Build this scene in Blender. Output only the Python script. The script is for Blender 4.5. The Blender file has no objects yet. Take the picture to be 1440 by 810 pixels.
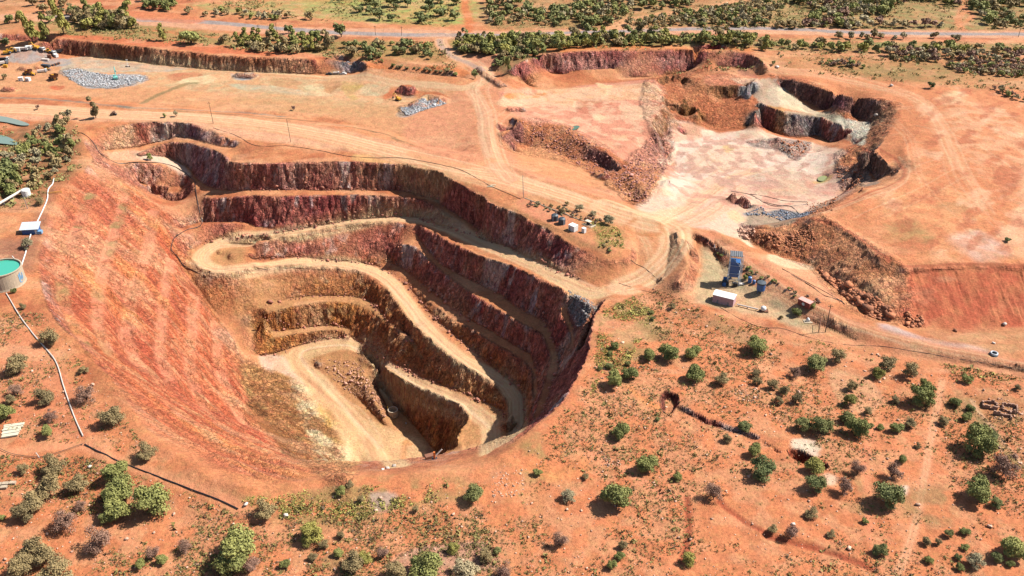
import bpy, math, random
import numpy as np
from mathutils import Vector, Matrix, Euler

# ------------------------------------------------------------------ camera, sky, sun, exposure
scene = bpy.context.scene
COL = scene.collection
H, PITCH, F = 234.0, math.radians(31.0), 1300.0          # height over the far plateau, tilt, focal length in photo pixels
cam_d = bpy.data.cameras.new("camera"); cam = bpy.data.objects.new("camera", cam_d); COL.objects.link(cam)
cam_d.sensor_width = 36.0; cam_d.lens = 36.0 * F / 1440.0
cam_d.clip_start = 1.0; cam_d.clip_end = 20000.0
cam.location = (0, 0, H); cam.rotation_euler = (math.pi / 2 - PITCH, 0, 0)
scene.camera = cam
SUN_EL, SUN_AZ = math.radians(49), math.radians(77)      # azimuth clockwise from +y
world = bpy.data.worlds.new("World"); scene.world = world; world.use_nodes = True
wn = world.node_tree; wn.nodes.clear()
wo = wn.nodes.new('ShaderNodeOutputWorld'); wb = wn.nodes.new('ShaderNodeBackground'); ws = wn.nodes.new('ShaderNodeTexSky')
ws.sky_type = 'NISHITA'; ws.sun_disc = False; ws.sun_elevation = SUN_EL; ws.sun_rotation = SUN_AZ
wb.inputs['Strength'].default_value = 0.075
wn.links.new(ws.outputs[0], wb.inputs[0]); wn.links.new(wb.outputs[0], wo.inputs[0])
sun_d = bpy.data.lights.new("sun", 'SUN'); sun_d.energy = 5.0; sun_d.angle = math.radians(0.5); sun_d.color = (1.0, 0.975, 0.93)
sun = bpy.data.objects.new("sun", sun_d); COL.objects.link(sun); sun.location = (300, 500, 600)
sdir = Vector((math.sin(SUN_AZ) * math.cos(SUN_EL), math.cos(SUN_AZ) * math.cos(SUN_EL), math.sin(SUN_EL)))
sun.rotation_euler = sdir.to_track_quat('Z', 'Y').to_euler()
scene.view_settings.view_transform = 'Standard'; scene.view_settings.look = 'None'
scene.view_settings.gamma = 1.0; scene.view_settings.exposure = 1.38
scene.view_settings.use_curve_mapping = False
GAIN = 2.6
random.seed(7); rng = np.random.default_rng(7)

# ------------------------------------------------------------------ small maths
SP, CP = math.sin(PITCH), math.cos(PITCH)
def ray(px, py):
    u = (px - 720.0) / F; v = (405.0 - py) / F
    return (u, CP + v * SP, -SP + v * CP)
def at(px, py, z):                                        # the point of height z seen at a photo pixel
    d = ray(px, py); t = (z - H) / d[2]
    return (d[0] * t, d[1] * t)
def s2l(c):
    c = np.asarray(c, float) / 255.0
    return np.where(c <= 0.04045, c / 12.92, ((c + 0.055) / 1.055) ** 2.4)
def alb(c): return s2l(c) / GAIN
_T = rng.random((64, 64, 64)).astype(np.float32)
def vnoise(x, y, z=0.0):
    x, y, z = np.broadcast_arrays(np.asarray(x, np.float32), np.asarray(y, np.float32), np.asarray(z, np.float32))
    xi = np.floor(x).astype(np.int32); yi = np.floor(y).astype(np.int32); zi = np.floor(z).astype(np.int32)
    fx = x - xi; fy = y - yi; fz = z - zi
    fx = fx * fx * (3 - 2 * fx); fy = fy * fy * (3 - 2 * fy); fz = fz * fz * (3 - 2 * fz)
    a, b, c = xi & 63, yi & 63, zi & 63; a1, b1, c1 = (a + 1) & 63, (b + 1) & 63, (c + 1) & 63
    r = ((_T[a, b, c] * (1 - fx) + _T[a1, b, c] * fx) * (1 - fy) + (_T[a, b1, c] * (1 - fx) + _T[a1, b1, c] * fx) * fy) * (1 - fz) \
      + ((_T[a, b, c1] * (1 - fx) + _T[a1, b, c1] * fx) * (1 - fy) + (_T[a, b1, c1] * (1 - fx) + _T[a1, b1, c1] * fx) * fy) * fz
    return r * 2 - 1
def fbm(x, y, z=0.0, o=4, k=2.03, g=0.5):
    s = 0; a = 1.0; n = 0; f = 1.0
    for i in range(o):
        s = s + a * vnoise(x * f + 17.3 * i, y * f - 9.1 * i, z * f + 5.7 * i); n += a; a *= g; f *= k
    return s / n
def sstep(a, b, x):
    t = np.clip((x - a) / (b - a), 0, 1); return t * t * (3 - 2 * t)

# ------------------------------------------------------------------ terrain: break lines (photo pixel, photo pixel, height)
L = []
def bl(z, *p):
    """z: one height, (z0, z1) spread along the line, or None when the points carry their own"""
    p = list(p)
    if z is None: L.append(p); return
    if isinstance(z, (int, float)): L.append([(a, b, z) for a, b in p]); return
    d = [0.0]
    for i in range(1, len(p)): d.append(d[-1] + math.hypot(p[i][0] - p[i-1][0], p[i][1] - p[i-1][1]))
    L.append([(a, b, z[0] + (z[1] - z[0]) * s / d[-1]) for (a, b), s in zip(p, d)])
# far plain and highway
bl(5, (-500, 0), (300, -5), (720, 0), (1200, -5), (1900, 0)); bl(4, (-500, 30), (300, 38), (640, 48), (900, 42), (1440, 50), (1900, 52))
# quarry at the upper left: crest, toe, floor, front edge
bl((3, 2), (-100, 50), (60, 58), (85, 53), (140, 60), (250, 72), (340, 79), (440, 82))
bl((3, 1), (-100, 44), (85, 49), (250, 66), (440, 74), (520, 80), (600, 92), (640, 100))
bl((-10, -9), (-100, 70), (60, 74), (115, 79), (160, 82), (220, 92), (300, 98), (380, 102), (470, 106), (500, 104))
bl(1, (440, 80), (470, 82), (500, 85), (515, 88), (518, 95), (560, 98), (620, 106), (660, 110)); bl((-6, -7), (470, 92), (500, 97), (512, 103), (560, 110), (620, 117), (650, 118))
bl((-10, -8), (0, 95), (150, 100), (300, 115), (450, 130), (600, 140)); bl((-8, -7), (-100, 130), (0, 130), (120, 139), (250, 150), (420, 165), (545, 184), (600, 205), (650, 214))
bl((-3, -2.5), (-150, 134), (0, 138), (120, 146), (250, 155), (420, 171), (540, 190), (600, 210), (640, 219))
bl(-2.5, (-150, 145), (0, 148), (200, 161), (400, 181), (560, 215), (700, 240), (850, 287), (930, 312))
bl(-2.5, (-150, 158), (0, 160), (120, 168), (300, 176), (400, 195), (500, 212), (600, 226), (700, 262), (800, 302))
bl((-1, -2.5), (700, 100), (672, 128), (680, 150), (690, 185), (690, 225))
bl((1, -3), (735, 100), (712, 118), (706, 140), (700, 160), (698, 190))
# north wall of the shallow pit, middle floor
bl(7, (720, 95), (740, 82), (770, 75), (800, 73), (850, 71), (900, 69), (960, 68), (1020, 69), (1055, 75), (1075, 88))
bl((6, 5), (700, 80), (800, 66), (1000, 62), (1100, 70), (1250, 78), (1440, 85), (1900, 95))
bl(-11, (728, 122), (760, 125), (800, 119), (850, 114), (885, 110), (920, 110), (960, 102), (985, 96), (1010, 92)); bl(-4, (1010, 94), (1040, 96), (1062, 100))
bl(-5, (745, 100), (770, 96), (800, 98), (830, 98), (860, 96)); bl(-9, (770, 104), (800, 105), (830, 103), (862, 101))
bl((-9, -7), (740, 135), (800, 130), (870, 125), (900, 130)); bl(-8, (735, 150), (800, 150), (850, 165), (890, 165)); bl(-7.5, (815, 185), (850, 195), (880, 205))
bl((-2, -7), (706, 190), (722, 178), (735, 168), (760, 171), (778, 176), (800, 178), (808, 192), (830, 203), (850, 212), (875, 233))
bl(-14, (706, 198), (740, 205), (780, 212), (795, 222), (822, 226), (845, 232), (868, 246)); bl(-13, (722, 214), (780, 226), (830, 240), (850, 252))
bl((-5, -8), (716, 228), (730, 234), (760, 246), (800, 255), (850, 268), (872, 276)); bl(-2, (718, 232), (730, 238), (760, 252), (800, 262), (840, 275), (880, 290))
bl((-9, -14), (850, 255), (858, 240), (880, 232), (900, 215), (930, 190)); bl((-12, -5), (880, 285), (900, 282), (925, 270), (940, 250))
# brown broken wall between the middle floor and the pale floor
bl((-8, -5), (925, 188), (915, 175), (920, 160), (935, 145), (930, 130), (915, 118)); bl(-4, (912, 117), (930, 108), (950, 103), (970, 110), (985, 118), (1005, 120), (1030, 120), (1052, 119))
bl(-3, (975, 104), (1010, 104), (1060, 108), (1072, 106)); bl(-10, (930, 122), (940, 116), (958, 108), (962, 138)); bl(-10, (936, 150), (950, 144), (970, 142), (985, 148))
bl((-22, -25), (932, 168), (948, 166), (975, 168), (990, 172), (1010, 184), (1040, 184), (1065, 181), (1085, 188)); bl(-14, (940, 158), (965, 146), (978, 150), (980, 160)); bl(-21, (962, 160), (975, 163))
bl(-14, (1010, 140), (1040, 138), (1055, 140)); bl((-12, -10), (1040, 142), (1052, 140), (1068, 152), (1060, 160)); 
bl(-25, (930, 205), (940, 230), (960, 250), (1000, 240), (1060, 230), (1120, 220)); bl(-25, (960, 190), (1050, 200), (1100, 205), (1150, 215)); bl((-25, -20), (1160, 250), (1120, 280), (1050, 290))
bl((-18, -22), (920, 225), (935, 200), (940, 190)); bl((-4, -22), (930, 312), (950, 295), (975, 275), (1000, 262)); bl((-6, -21), (970, 320), (1000, 300), (1040, 285), (1070, 280))
# east part: pale bench, outer rim, talus
bl((0, 3), (1052, 118), (1065, 110), (1080, 108), (1110, 110), (1130, 116), (1160, 125), (1190, 133), (1225, 137), (1250, 142), (1264, 152)); bl((3, 0), (1264, 152), (1264, 165), (1254, 182), (1242, 200), (1228, 213))
bl((-6, -17), (1092, 118), (1105, 128), (1115, 137), (1140, 146), (1165, 158), (1190, 163)); bl(None, (1190, 164, -16), (1215, 170, -13), (1224, 178, -11), (1217, 192, -11), (1212, 204, -10), (1210, 208, -9))
bl((-9, -17), (1048, 126), (1060, 138), (1075, 148), (1105, 158), (1130, 160), (1155, 165), (1180, 178), (1194, 190), (1203, 205)); bl((-14, -14), (1130, 155), (1170, 170), (1200, 182))
bl((-27, -28), (1064, 176), (1085, 186), (1105, 193), (1125, 195), (1150, 190), (1170, 202), (1186, 208)); bl(-24, (1088, 195), (1100, 205), (1115, 222), (1130, 215), (1140, 200)); 
bl((4, 6), (1290, 140), (1300, 180), (1270, 210), (1290, 240), (1240, 268), (1200, 290)); bl(6, (1340, 130), (1380, 200), (1350, 280), (1420, 330), (1500, 250)); bl(6, (1300, 300), (1350, 350))
# dark hollow
bl((0, 5), (1215, 214), (1222, 212), (1234, 217), (1244, 227), (1263, 238), (1266, 248), (1258, 254), (1237, 262), (1215, 266)); bl((-14, -8), (1205, 225), (1222, 240), (1232, 246), (1238, 252), (1224, 257), (1208, 255)); bl(-3, (1250, 240), (1258, 246), (1250, 250))
bl((-20, -16), (1172, 238), (1185, 248), (1198, 256)); bl((-16, -14), (1182, 232), (1198, 246), (1210, 258)); bl((2, 4), (1212, 266), (1190, 282), (1165, 297), (1140, 305)); bl((-22, -18), (1200, 262), (1185, 272), (1165, 282), (1145, 290), (1125, 302), (1095, 315))
bl((-8, -15), (1030, 268), (1045, 275), (1060, 285), (1075, 294)); bl(-22, (1050, 268), (1066, 280), (1080, 290)); bl(-20, (1045, 298), (1090, 303)); bl((-13, -18), (1040, 325), (1060, 316), (1100, 312))
# brown spoil slope and the ribbed batter on the right
bl((4, 7), (1140, 306), (1154, 304), (1177, 317), (1203, 331), (1221, 346), (1240, 363), (1251, 366), (1268, 373), (1300, 371), (1360, 369), (1440, 372), (1900, 380))
bl((-11, -9), (1054, 341), (1083, 356), (1110, 364), (1138, 372), (1150, 383), (1171, 395), (1188, 418), (1205, 435), (1226, 446), (1253, 452), (1280, 462), (1340, 463), (1440, 458), (1900, 450))
bl((-4, -2.5), (1120, 330), (1150, 345), (1180, 362), (1210, 385), (1240, 410)); bl((-6, -3), (1075, 326), (1100, 320), (1120, 313)); bl((-6, -7), (1180, 378), (1200, 398), (1230, 425), (1265, 440))
# east road, plant pad, right foreground
bl((-4, -10), (965, 320), (1000, 338), (1040, 362), (1080, 390), (1120, 415), (1160, 438), (1200, 458), (1260, 476), (1330, 492), (1440, 512), (1900, 590))
bl((-5, -10), (995, 320), (1040, 345), (1090, 372), (1140, 400), (1185, 432), (1220, 452), (1300, 475), (1440, 495), (1900, 540))
bl(-10, (1005, 350), (1020, 400), (1100, 440), (1160, 460), (1200, 480)); bl((-8, -10), (990, 345), (985, 380), (975, 420), (1000, 440), (1100, 475), (1300, 505), (1440, 525))
bl(-2, (952, 325), (958, 345), (968, 370), (955, 395)); bl((-5, -9), (940, 318), (942, 340), (938, 365), (930, 395)); bl(-8, (978, 340), (985, 370)); bl(-1, (962, 335), (972, 352))
bl((-11, -9), (900, 410), (950, 440), (1100, 520), (1300, 580), (1900, 620)); bl((-9, -6), (860, 560), (1000, 600), (1300, 680), (1900, 720)); bl((-8, -7), (-400, 820), (300, 815), (800, 820), (1500, 815), (1900, 820))
bl((-9, -8), (850, 480), (880, 560), (820, 640), (720, 700), (600, 730)); bl((-6, -8), (100, 680), (300, 740), (500, 730)); 
# left side
bl((0, -2), (-200, 250), (20, 330), (30, 450), (80, 560), (150, 640)); bl(0, (-200, 330), (-100, 600)); bl(-2, (60, 185), (90, 230), (60, 290)); bl(-3, (-60, 168), (20, 170), (45, 180)); bl(-5, (-60, 195), (20, 205))
# --- the deep pit: rim
bl((-2, -2.5), (114, 186), (145, 178), (188, 172), (226, 170), (262, 172), (280, 177), (302, 184), (320, 194), (335, 198), (352, 196)); bl((-2, -3), (114, 186), (118, 205), (130, 222), (123, 231))
bl((-2, -2), (123, 231), (108, 248), (88, 261), (75, 286), (65, 313), (58, 338), (51, 363), (54, 383), (60, 406), (66, 431), (83, 454), (100, 471), (125, 499), (150, 529), (175, 561), (195, 596), (215, 615), (250, 640), (285, 665), (313, 679), (358, 685))
bl((-4, -8), (358, 685), (400, 680), (453, 675), (473, 671), (560, 667), (600, 663), (658, 661), (686, 652), (700, 644), (722, 629), (744, 609), (764, 591), (791, 569), (807, 542)); bl((-8, -12), (807, 542), (822, 512), (829, 491), (833, 456), (836, 440), (848, 423), (862, 416), (900, 405), (925, 398))
# upper left benches
bl(None, (140, 214, -12), (154, 211, -14), (194, 208, -16), (215, 202, -16), (244, 195, -14), (262, 193, -12), (280, 199, -10), (309, 208, -8), (331, 209, -7)); bl(None, (190, 217, -17), (208, 209, -16.5), (241, 201, -14), (271, 202, -11), (295, 209, -8), (310, 214, -6), (317, 220, -5))
bl((-4.5, -4), (322, 226), (327, 230), (359, 231), (450, 229), (500, 228), (540, 230), (575, 232), (590, 238)); bl((-4, -3), (360, 211), (400, 216), (440, 222), (490, 218), (540, 222), (588, 231)); bl((-3, -3), (345, 203), (400, 208), (450, 212), (500, 212), (560, 217))
bl((-3, -5), (592, 236), (606, 238), (618, 242), (632, 250), (645, 259), (656, 265), (672, 274), (700, 290), (727, 300), (747, 312), (767, 319), (780, 327.5), (797, 339), (822, 350), (847, 358), (860, 362), (878, 361))
bl((-5, -4), (878, 361), (887, 353), (885, 335), (877, 322)); bl((-12, -5), (878, 395), (890, 387), (897, 367), (898, 342), (893, 322)); bl(-3, (600, 232), (660, 258), (740, 300), (830, 340), (865, 350)); bl((-3, -4), (760, 290), (830, 315), (872, 318))
bl(None, (150, 222, -16), (180, 221, -18), (208, 219, -20), (237, 221, -24), (253, 228, -27), (268, 238, -27), (275, 251, -28), (290, 262, -27), (308, 267, -25), (335, 268, -23), (359, 267, -21), (450, 268, -21), (540, 267, -21), (576, 269, -21), (591, 274, -21), (614, 280, -22), (625, 290, -22), (646, 302, -23), (667, 316, -24), (680, 324, -25))
bl(None, (154, 226, -17), (181, 229, -19), (212, 229, -21), (237, 233, -24), (255, 240, -27), (270, 254, -28), (277, 265, -28), (288, 270, -27.5), (295, 279, -26), (317, 278, -24.5), (335, 277, -23), (359, 276, -21.5), (450, 276, -21), (500, 275, -21), (570, 277, -21), (589, 279, -21), (603, 281, -22), (617, 292, -22.5), (634, 302, -23), (660, 316, -24), (680, 327, -25.5))
bl((-33, -35), (194, 258), (212, 262), (235, 263), (268, 262)); bl((-36, -36), (219, 275), (244, 269), (255, 271)); bl((-43, -44), (215, 279), (241, 289), (262, 293)); bl((-36, -37), (262, 318), (283, 313), (300, 313), (360, 312), (395, 316)); bl((-44, -39), (251, 331), (288, 318), (351, 319), (385, 320))
# ramp one, upper edge and lower edge
bl(None, (288, 343, -45), (313, 335, -44), (360, 332, -42), (410, 326, -40), (460, 316, -38), (500, 309, -36), (556, 304, -33.5), (589, 305, -32), (600, 311, -31), (625, 319, -29), (653, 327, -27), (680, 336, -25.5), (713, 345, -23), (747, 365, -20), (780, 380, -17), (813, 393, -14.5), (840, 400, -13), (863, 398, -12), (878, 395, -12))
bl(None, (360, 342, -42.5), (410, 333, -40.5), (460, 322, -38.5), (485, 317, -37), (525, 313.5, -35), (550, 313, -34), (587, 317, -32), (607, 327, -30.5), (633, 342, -28.5), (660, 355, -26), (692, 368, -24), (730, 380, -21), (755, 392, -19), (780, 403, -16.5), (805, 417, -14.5), (835, 432, -12.5))
bl(None, (288, 343, -45), (268, 353, -46), (266, 363, -47), (276, 373, -48), (296, 383, -49), (321, 386, -50), (360, 378, -51), (410, 373, -51.5), (460, 375, -52.5), (495, 378, -53.5), (517, 387, -54.5), (533, 397, -55.5), (545, 407, -56), (557, 423, -57), (571, 445, -58), (585, 462, -59), (602, 476, -60), (619, 490, -60.5), (638, 506, -61.5), (658, 519, -62.5), (684, 533, -63.5), (702, 549, -64.5), (713, 567, -65.5), (715, 587, -66), (711, 598, -66.5), (705, 595, -68))
bl((-46, -48), (306, 353), (323, 345), (360, 346), (380, 347)); bl((-48, -49), (306, 357), (326, 371), (360, 371)); bl(-45, (325, 356), (350, 356))
bl(None, (360, 366, -50), (398, 363, -50.5), (423, 362, -51), (460, 366, -52), (498, 370, -53), (517, 371, -54), (530, 374, -54.5), (547, 383, -55.5), (567, 396, -56), (583, 413, -57), (593, 428, -58), (609, 446, -59), (630, 465, -60), (658, 487, -61), (679, 506, -62), (699, 520, -63), (711, 532, -63.5), (724, 542, -64), (736, 555, -65), (739, 573, -66), (740, 593, -67), (733, 612, -68), (715, 635, -69), (700, 650, -70))
# bench two
bl(None, (587, 329, -36), (593, 340, -38), (607, 357, -40), (623, 373, -41.5), (642, 383, -41.5), (667, 395, -40.5), (683, 404, -39.5), (707, 415, -38), (723, 430, -37.5), (744, 440, -36.5), (769, 454, -36), (777, 472, -36.5), (784, 491, -37.5), (787, 509, -38), (782, 528, -38.5), (771, 558, -39.5), (760, 589, -40))
bl(None, (560, 342, -38), (587, 347, -39), (600, 362, -41), (617, 375, -42), (627, 385, -42), (643, 395, -42), (660, 408, -41), (677, 421, -40), (695, 432, -39), (723, 450, -38), (744, 461, -37), (760, 468, -37), (766, 478, -37), (772, 495, -38), (773, 512, -38.5), (768, 525, -39), (760, 553, -40), (750, 585, -41))
# bench three
bl(None, (545, 368, -52.5), (563, 373, -53), (578, 385, -53.5), (593, 398, -53.5), (607, 410, -53.5), (623, 423, -53.5), (637, 435, -53), (658, 448, -52.5), (679, 458, -51.5), (706, 474, -50.5), (727, 487, -50), (748, 498, -49.5), (755, 518, -50), (759, 535, -51), (758, 553, -52), (750, 575, -53))
bl(None, (543, 372, -53.5), (558, 380, -54), (570, 387, -54.5), (583, 400, -54.5), (600, 417, -54.5), (617, 432, -54.5), (644, 451, -54), (665, 463, -53), (685, 477, -52), (711, 492, -51), (734, 505, -50.5), (745, 518, -51), (747, 532, -52), (749, 545, -53), (746, 573, -54))
# bench at the right end, ledge under the near rim, gravel fan
bl((-21, -28), (785, 432), (799, 442), (808, 461), (811, 477), (809, 492)); bl((-22, -29), (785, 439), (794, 450), (799, 467), (802, 482), (797, 490)); bl((-20, -22), (800, 426), (806, 445), (812, 462))
bl((-13, -22), (838, 434), (828, 450), (818, 472), (806, 503)); bl((-19, -28), (841, 442), (834, 462), (825, 484), (814, 508)); bl((-25, -31), (804, 512), (790, 548), (767, 588), (745, 612))
# lower benches on the left
bl((-65, -66), (368, 433), (378, 430), (412, 419), (445, 416), (487, 416), (517, 421), (533, 437), (553, 460), (567, 470), (580, 481)); bl((-65, -66), (364, 445), (380, 439), (412, 431), (445, 425), (483, 423), (512, 427), (526, 436), (534, 446))
bl((-78, -79), (362, 468), (400, 464), (427, 460), (457, 457), (478, 459), (493, 463)); bl((-78, -79), (360, 477), (400, 473), (428, 468), (457, 465), (478, 464), (491, 470)); bl((-66, -69), (560, 468), (575, 478), (588, 487), (597, 503)); bl((-67, -69), (568, 467), (583, 478))
# ramp three and the floor
bl(None, (711, 592, -69), (707, 578, -70), (691, 571, -71), (669, 562, -72.5), (640, 549, -74), (598, 534, -76), (568, 521, -78), (545, 506, -79.5), (523, 489, -81), (500, 478, -82.5), (483, 475, -83), (460, 476, -83.5), (423, 483, -85), (393, 495, -86), (366, 502, -87))
bl(None, (485, 492, -84), (510, 499, -83), (535, 514, -81), (555, 531, -79.5), (575, 541, -78), (600, 551, -76.5), (625, 561, -75), (648, 573, -74), (658, 587, -73), (655, 596, -72.5), (648, 608, -72.5), (644, 620, -72), (648, 631, -72), (662, 641, -71.5), (678, 650, -71))
bl(-70, (725, 600), (715, 625), (700, 638)); bl(-71, (690, 600), (685, 625), (680, 640))
bl(None, (508, 508, -91), (517, 518, -93), (537, 541, -95), (557, 571, -97), (577, 591, -98), (590, 606, -99), (603, 622, -100), (618, 640, -100), (635, 662, -100))
bl((-95, -98), (530, 545), (548, 578), (562, 602))
bl(None, (445, 509, -86), (468, 504, -85.5), (495, 506, -85), (504, 509, -85.5), (509, 523, -86), (519, 546, -87), (529, 568, -90), (540, 588, -94), (554, 603, -98)); bl(None, (440, 512, -88.5), (465, 534, -90.5), (490, 549, -92), (515, 571, -94), (535, 594, -96.5), (550, 608, -98))
bl((-88, -100), (400, 505), (418, 528), (443, 545), (460, 576), (480, 604), (500, 632), (510, 657)); bl(-100, (545, 640), (600, 660)); bl((-88, -98), (420, 505), (470, 560), (520, 610))
bl((-49, -84), (256, 375), (280, 410), (308, 450), (332, 485), (345, 512)); bl((-86, -80), (350, 520), (350, 560), (385, 605), (420, 645), (458, 675))
bl((-89, -93), (400, 560), (430, 600), (470, 655))

LB = [((-9, -11), [(128, 275), (118, 300), (108, 321), (96, 350), (91, 372), (88, 400), (88, 422), (101, 457), (122, 486)], 4.5), ((-17, -23), [(176, 268), (170, 300), (156, 341), (146, 372), (139, 405), (136, 437), (142, 470), (160, 505)], 4),
      ((-24, -38), [(218, 295), (210, 335), (202, 367), (193, 395), (186, 417), (178, 450), (178, 478), (195, 515)], 5), ((-36, -50), [(239, 365), (234, 400), (229, 437), (226, 470), (226, 500), (240, 540)], 3.5),
      ((-50, -64), [(273, 415), (271, 445), (269, 477), (266, 505), (272, 540), (290, 580)], 4), ((-64, -80), [(302, 455), (305, 485), (308, 518), (322, 558), (350, 600)], 4)]
for z_, p_, w_ in LB:
    bl(z_, *[(a - 1.5 * w_, b) for a, b in p_]); bl((z_[0] - .8, z_[1] - .8), *[(a + 1.5 * w_, b) for a, b in p_])
GX0, GX1, GY0, GY1 = -620.0, 620.0, 120.0, 1080.0
def solve():
    pts = []
    for l in L:
        w = [at(a, b, c) + (c,) for a, b, c in l]
        for p, q in zip(w, w[1:]):
            n = max(2, int(math.hypot(p[0] - q[0], p[1] - q[1]) / 0.4)); t = np.linspace(0, 1, n)[:, None]
            pts.append(np.array(p) * (1 - t) + np.array(q) * t)
    P = np.vstack(pts)
    P = P[(P[:, 0] > GX0) & (P[:, 0] < GX1) & (P[:, 1] > GY0) & (P[:, 1] < GY1)]
    Z = None
    for h, it in ((16, 900), (8, 500), (4, 300), (2, 160), (1, 70)):
        nx = int((GX1 - GX0) / h) + 1; ny = int((GY1 - GY0) / h) + 1
        i = np.rint((P[:, 0] - GX0) / h).astype(int); j = np.rint((P[:, 1] - GY0) / h).astype(int)
        s = np.zeros((ny, nx)); c = np.zeros((ny, nx)); np.add.at(s, (j, i), P[:, 2]); np.add.at(c, (j, i), 1)
        m = c > 0; v = np.where(m, s / np.maximum(c, 1), 0).astype(np.float32)
        if Z is None: Z = np.full((ny, nx), -3.0, np.float32)
        else:
            yy = np.linspace(0, Z.shape[0] - 1, ny); xx = np.linspace(0, Z.shape[1] - 1, nx)
            y0 = np.minimum(yy.astype(int), Z.shape[0] - 2); x0 = np.minimum(xx.astype(int), Z.shape[1] - 2)
            fy = (yy - y0)[:, None].astype(np.float32); fx = (xx - x0)[None].astype(np.float32)
            Z = (Z[y0][:, x0] * (1 - fx) + Z[y0][:, x0 + 1] * fx) * (1 - fy) + (Z[y0 + 1][:, x0] * (1 - fx) + Z[y0 + 1][:, x0 + 1] * fx) * fy
        for k in range(it):
            Zp = np.pad(Z, 1, mode='edge')
            N = 0.25 * (Zp[:-2, 1:-1] + Zp[2:, 1:-1] + Zp[1:-1, :-2] + Zp[1:-1, 2:])
            Z = np.where(m, v, N)
    Zp = np.pad(Z, 1, mode='edge')
    return (0.5 * Z + 0.125 * (Zp[:-2, 1:-1] + Zp[2:, 1:-1] + Zp[1:-1, :-2] + Zp[1:-1, 2:])).astype(np.float32)
ZG = solve()

def samp(G, x, y):
    fx = np.clip((x - GX0), 0, G.shape[1] - 1.001); fy = np.clip((y - GY0), 0, G.shape[0] - 1.001)
    i = fx.astype(int); j = fy.astype(int); fx = fx - i; fy = fy - j
    return (G[j, i] * (1 - fx) + G[j, i + 1] * fx) * (1 - fy) + (G[j + 1, i] * (1 - fx) + G[j + 1, i + 1] * fx) * fy

def hits(pp):
    """photo pixels -> points where their rays meet the ground"""
    pp = np.asarray(pp, float); out = np.zeros((len(pp), 3))
    t = np.linspace(150, 1500, 5400)
    for k, (a, b) in enumerate(pp):
        d = ray(a, b)
        x = d[0] * t; y = d[1] * t; z = H + d[2] * t
        g = samp(ZG, x, y); w = np.nonzero(z <= g)[0]
        i = w[0] if len(w) else len(t) - 1
        if i > 0:
            e0 = z[i-1] - g[i-1]; e1 = z[i] - g[i]; f = e0 / (e0 - e1) if e0 != e1 else 0; tt = t[i-1] + (t[i] - t[i-1]) * f
        else: tt = t[0]
        out[k] = (d[0] * tt, d[1] * tt, H + d[2] * tt)
    return out

# trench, cave holes and other small hollows cut into the height map
XX, YY = np.meshgrid(np.arange(ZG.shape[1]) + GX0, np.arange(ZG.shape[0]) + GY0)
def poly_sd(P, X, Y):
    """signed distance, positive inside"""
    d = np.full(X.shape, 1e9); ins = np.zeros(X.shape, bool); n = len(P)
    for i in range(n):
        ax, ay = P[i][:2]; bx, by = P[(i + 1) % n][:2]
        vx, vy = bx - ax, by - ay; q = max(vx * vx + vy * vy, 1e-9)
        t = np.clip(((X - ax) * vx + (Y - ay) * vy) / q, 0, 1)
        d = np.minimum(d, np.hypot(X - ax - t * vx, Y - ay - t * vy))
        c = ((ay > Y) != (by > Y)) & (X < (bx - ax) * (Y - ay) / ((by - ay) if by != ay else 1e-9) + ax)
        ins ^= c
    return np.where(ins, d, -d)
def line_d(P, X, Y):
    d = np.full(X.shape, 1e9)
    for (ax, ay), (bx, by) in zip([p[:2] for p in P], [p[:2] for p in P[1:]]):
        vx, vy = bx - ax, by - ay; q = max(vx * vx + vy * vy, 1e-9)
        t = np.clip(((X - ax) * vx + (Y - ay) * vy) / q, 0, 1)
        d = np.minimum(d, np.hypot(X - ax - t * vx, Y - ay - t * vy))
    return d
def carve(pp, depth, soft, line=None):
    P = hits(pp); m = 25
    i0 = max(0, int(P[:, 0].min() - GX0 - m)); i1 = min(ZG.shape[1], int(P[:, 0].max() - GX0 + m))
    j0 = max(0, int(P[:, 1].min() - GY0 - m)); j1 = min(ZG.shape[0], int(P[:, 1].max() - GY0 + m))
    X, Y = XX[j0:j1, i0:i1], YY[j0:j1, i0:i1]
    wx = X + 0.8 * vnoise(X * .3, Y * .3, 1); wy = Y + 0.8 * vnoise(X * .3, Y * .3, 7)
    s = poly_sd(P, wx, wy) if line is None else line - line_d(P, wx, wy)
    ZG[j0:j1, i0:i1] -= (depth * sstep(0, soft, s)).astype(np.float32)
carve([(933, 550), (952, 552), (959, 565), (955, 574), (944, 583), (929, 577), (928, 562)], 3.2, 2.5)
carve([(958, 574), (975, 582), (1000, 594), (1025, 602), (1045, 607), (1062, 613)], 2.6, 1.9, 1.9)
carve([(1072, 622), (1084, 628)], 1.5, 1, 1.0); carve([(1087, 632), (1095, 636)], 1.5, 1, 1.0)
carve([(1110, 628), (1125, 632), (1145, 642), (1166, 652), (1166, 663), (1150, 660), (1125, 650), (1111, 640)], 4.2, 2.5)
carve([(966, 702), (968, 735), (964, 760), (958, 790)], .7, 3, 2.2); carve([(1010, 706), (1040, 730), (1075, 752)], .6, 3, 2.0)
carve([(1080, 756), (1120, 764), (1160, 776), (1200, 790), (1225, 800)], .9, 3.0, 3.0)
carve([(963, 154), (971, 146), (978, 154), (977, 160), (966, 163)], 7, 3); carve([(1067, 160), (1078, 154), (1092, 172), (1090, 184), (1070, 178)], 9, 3)
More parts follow.
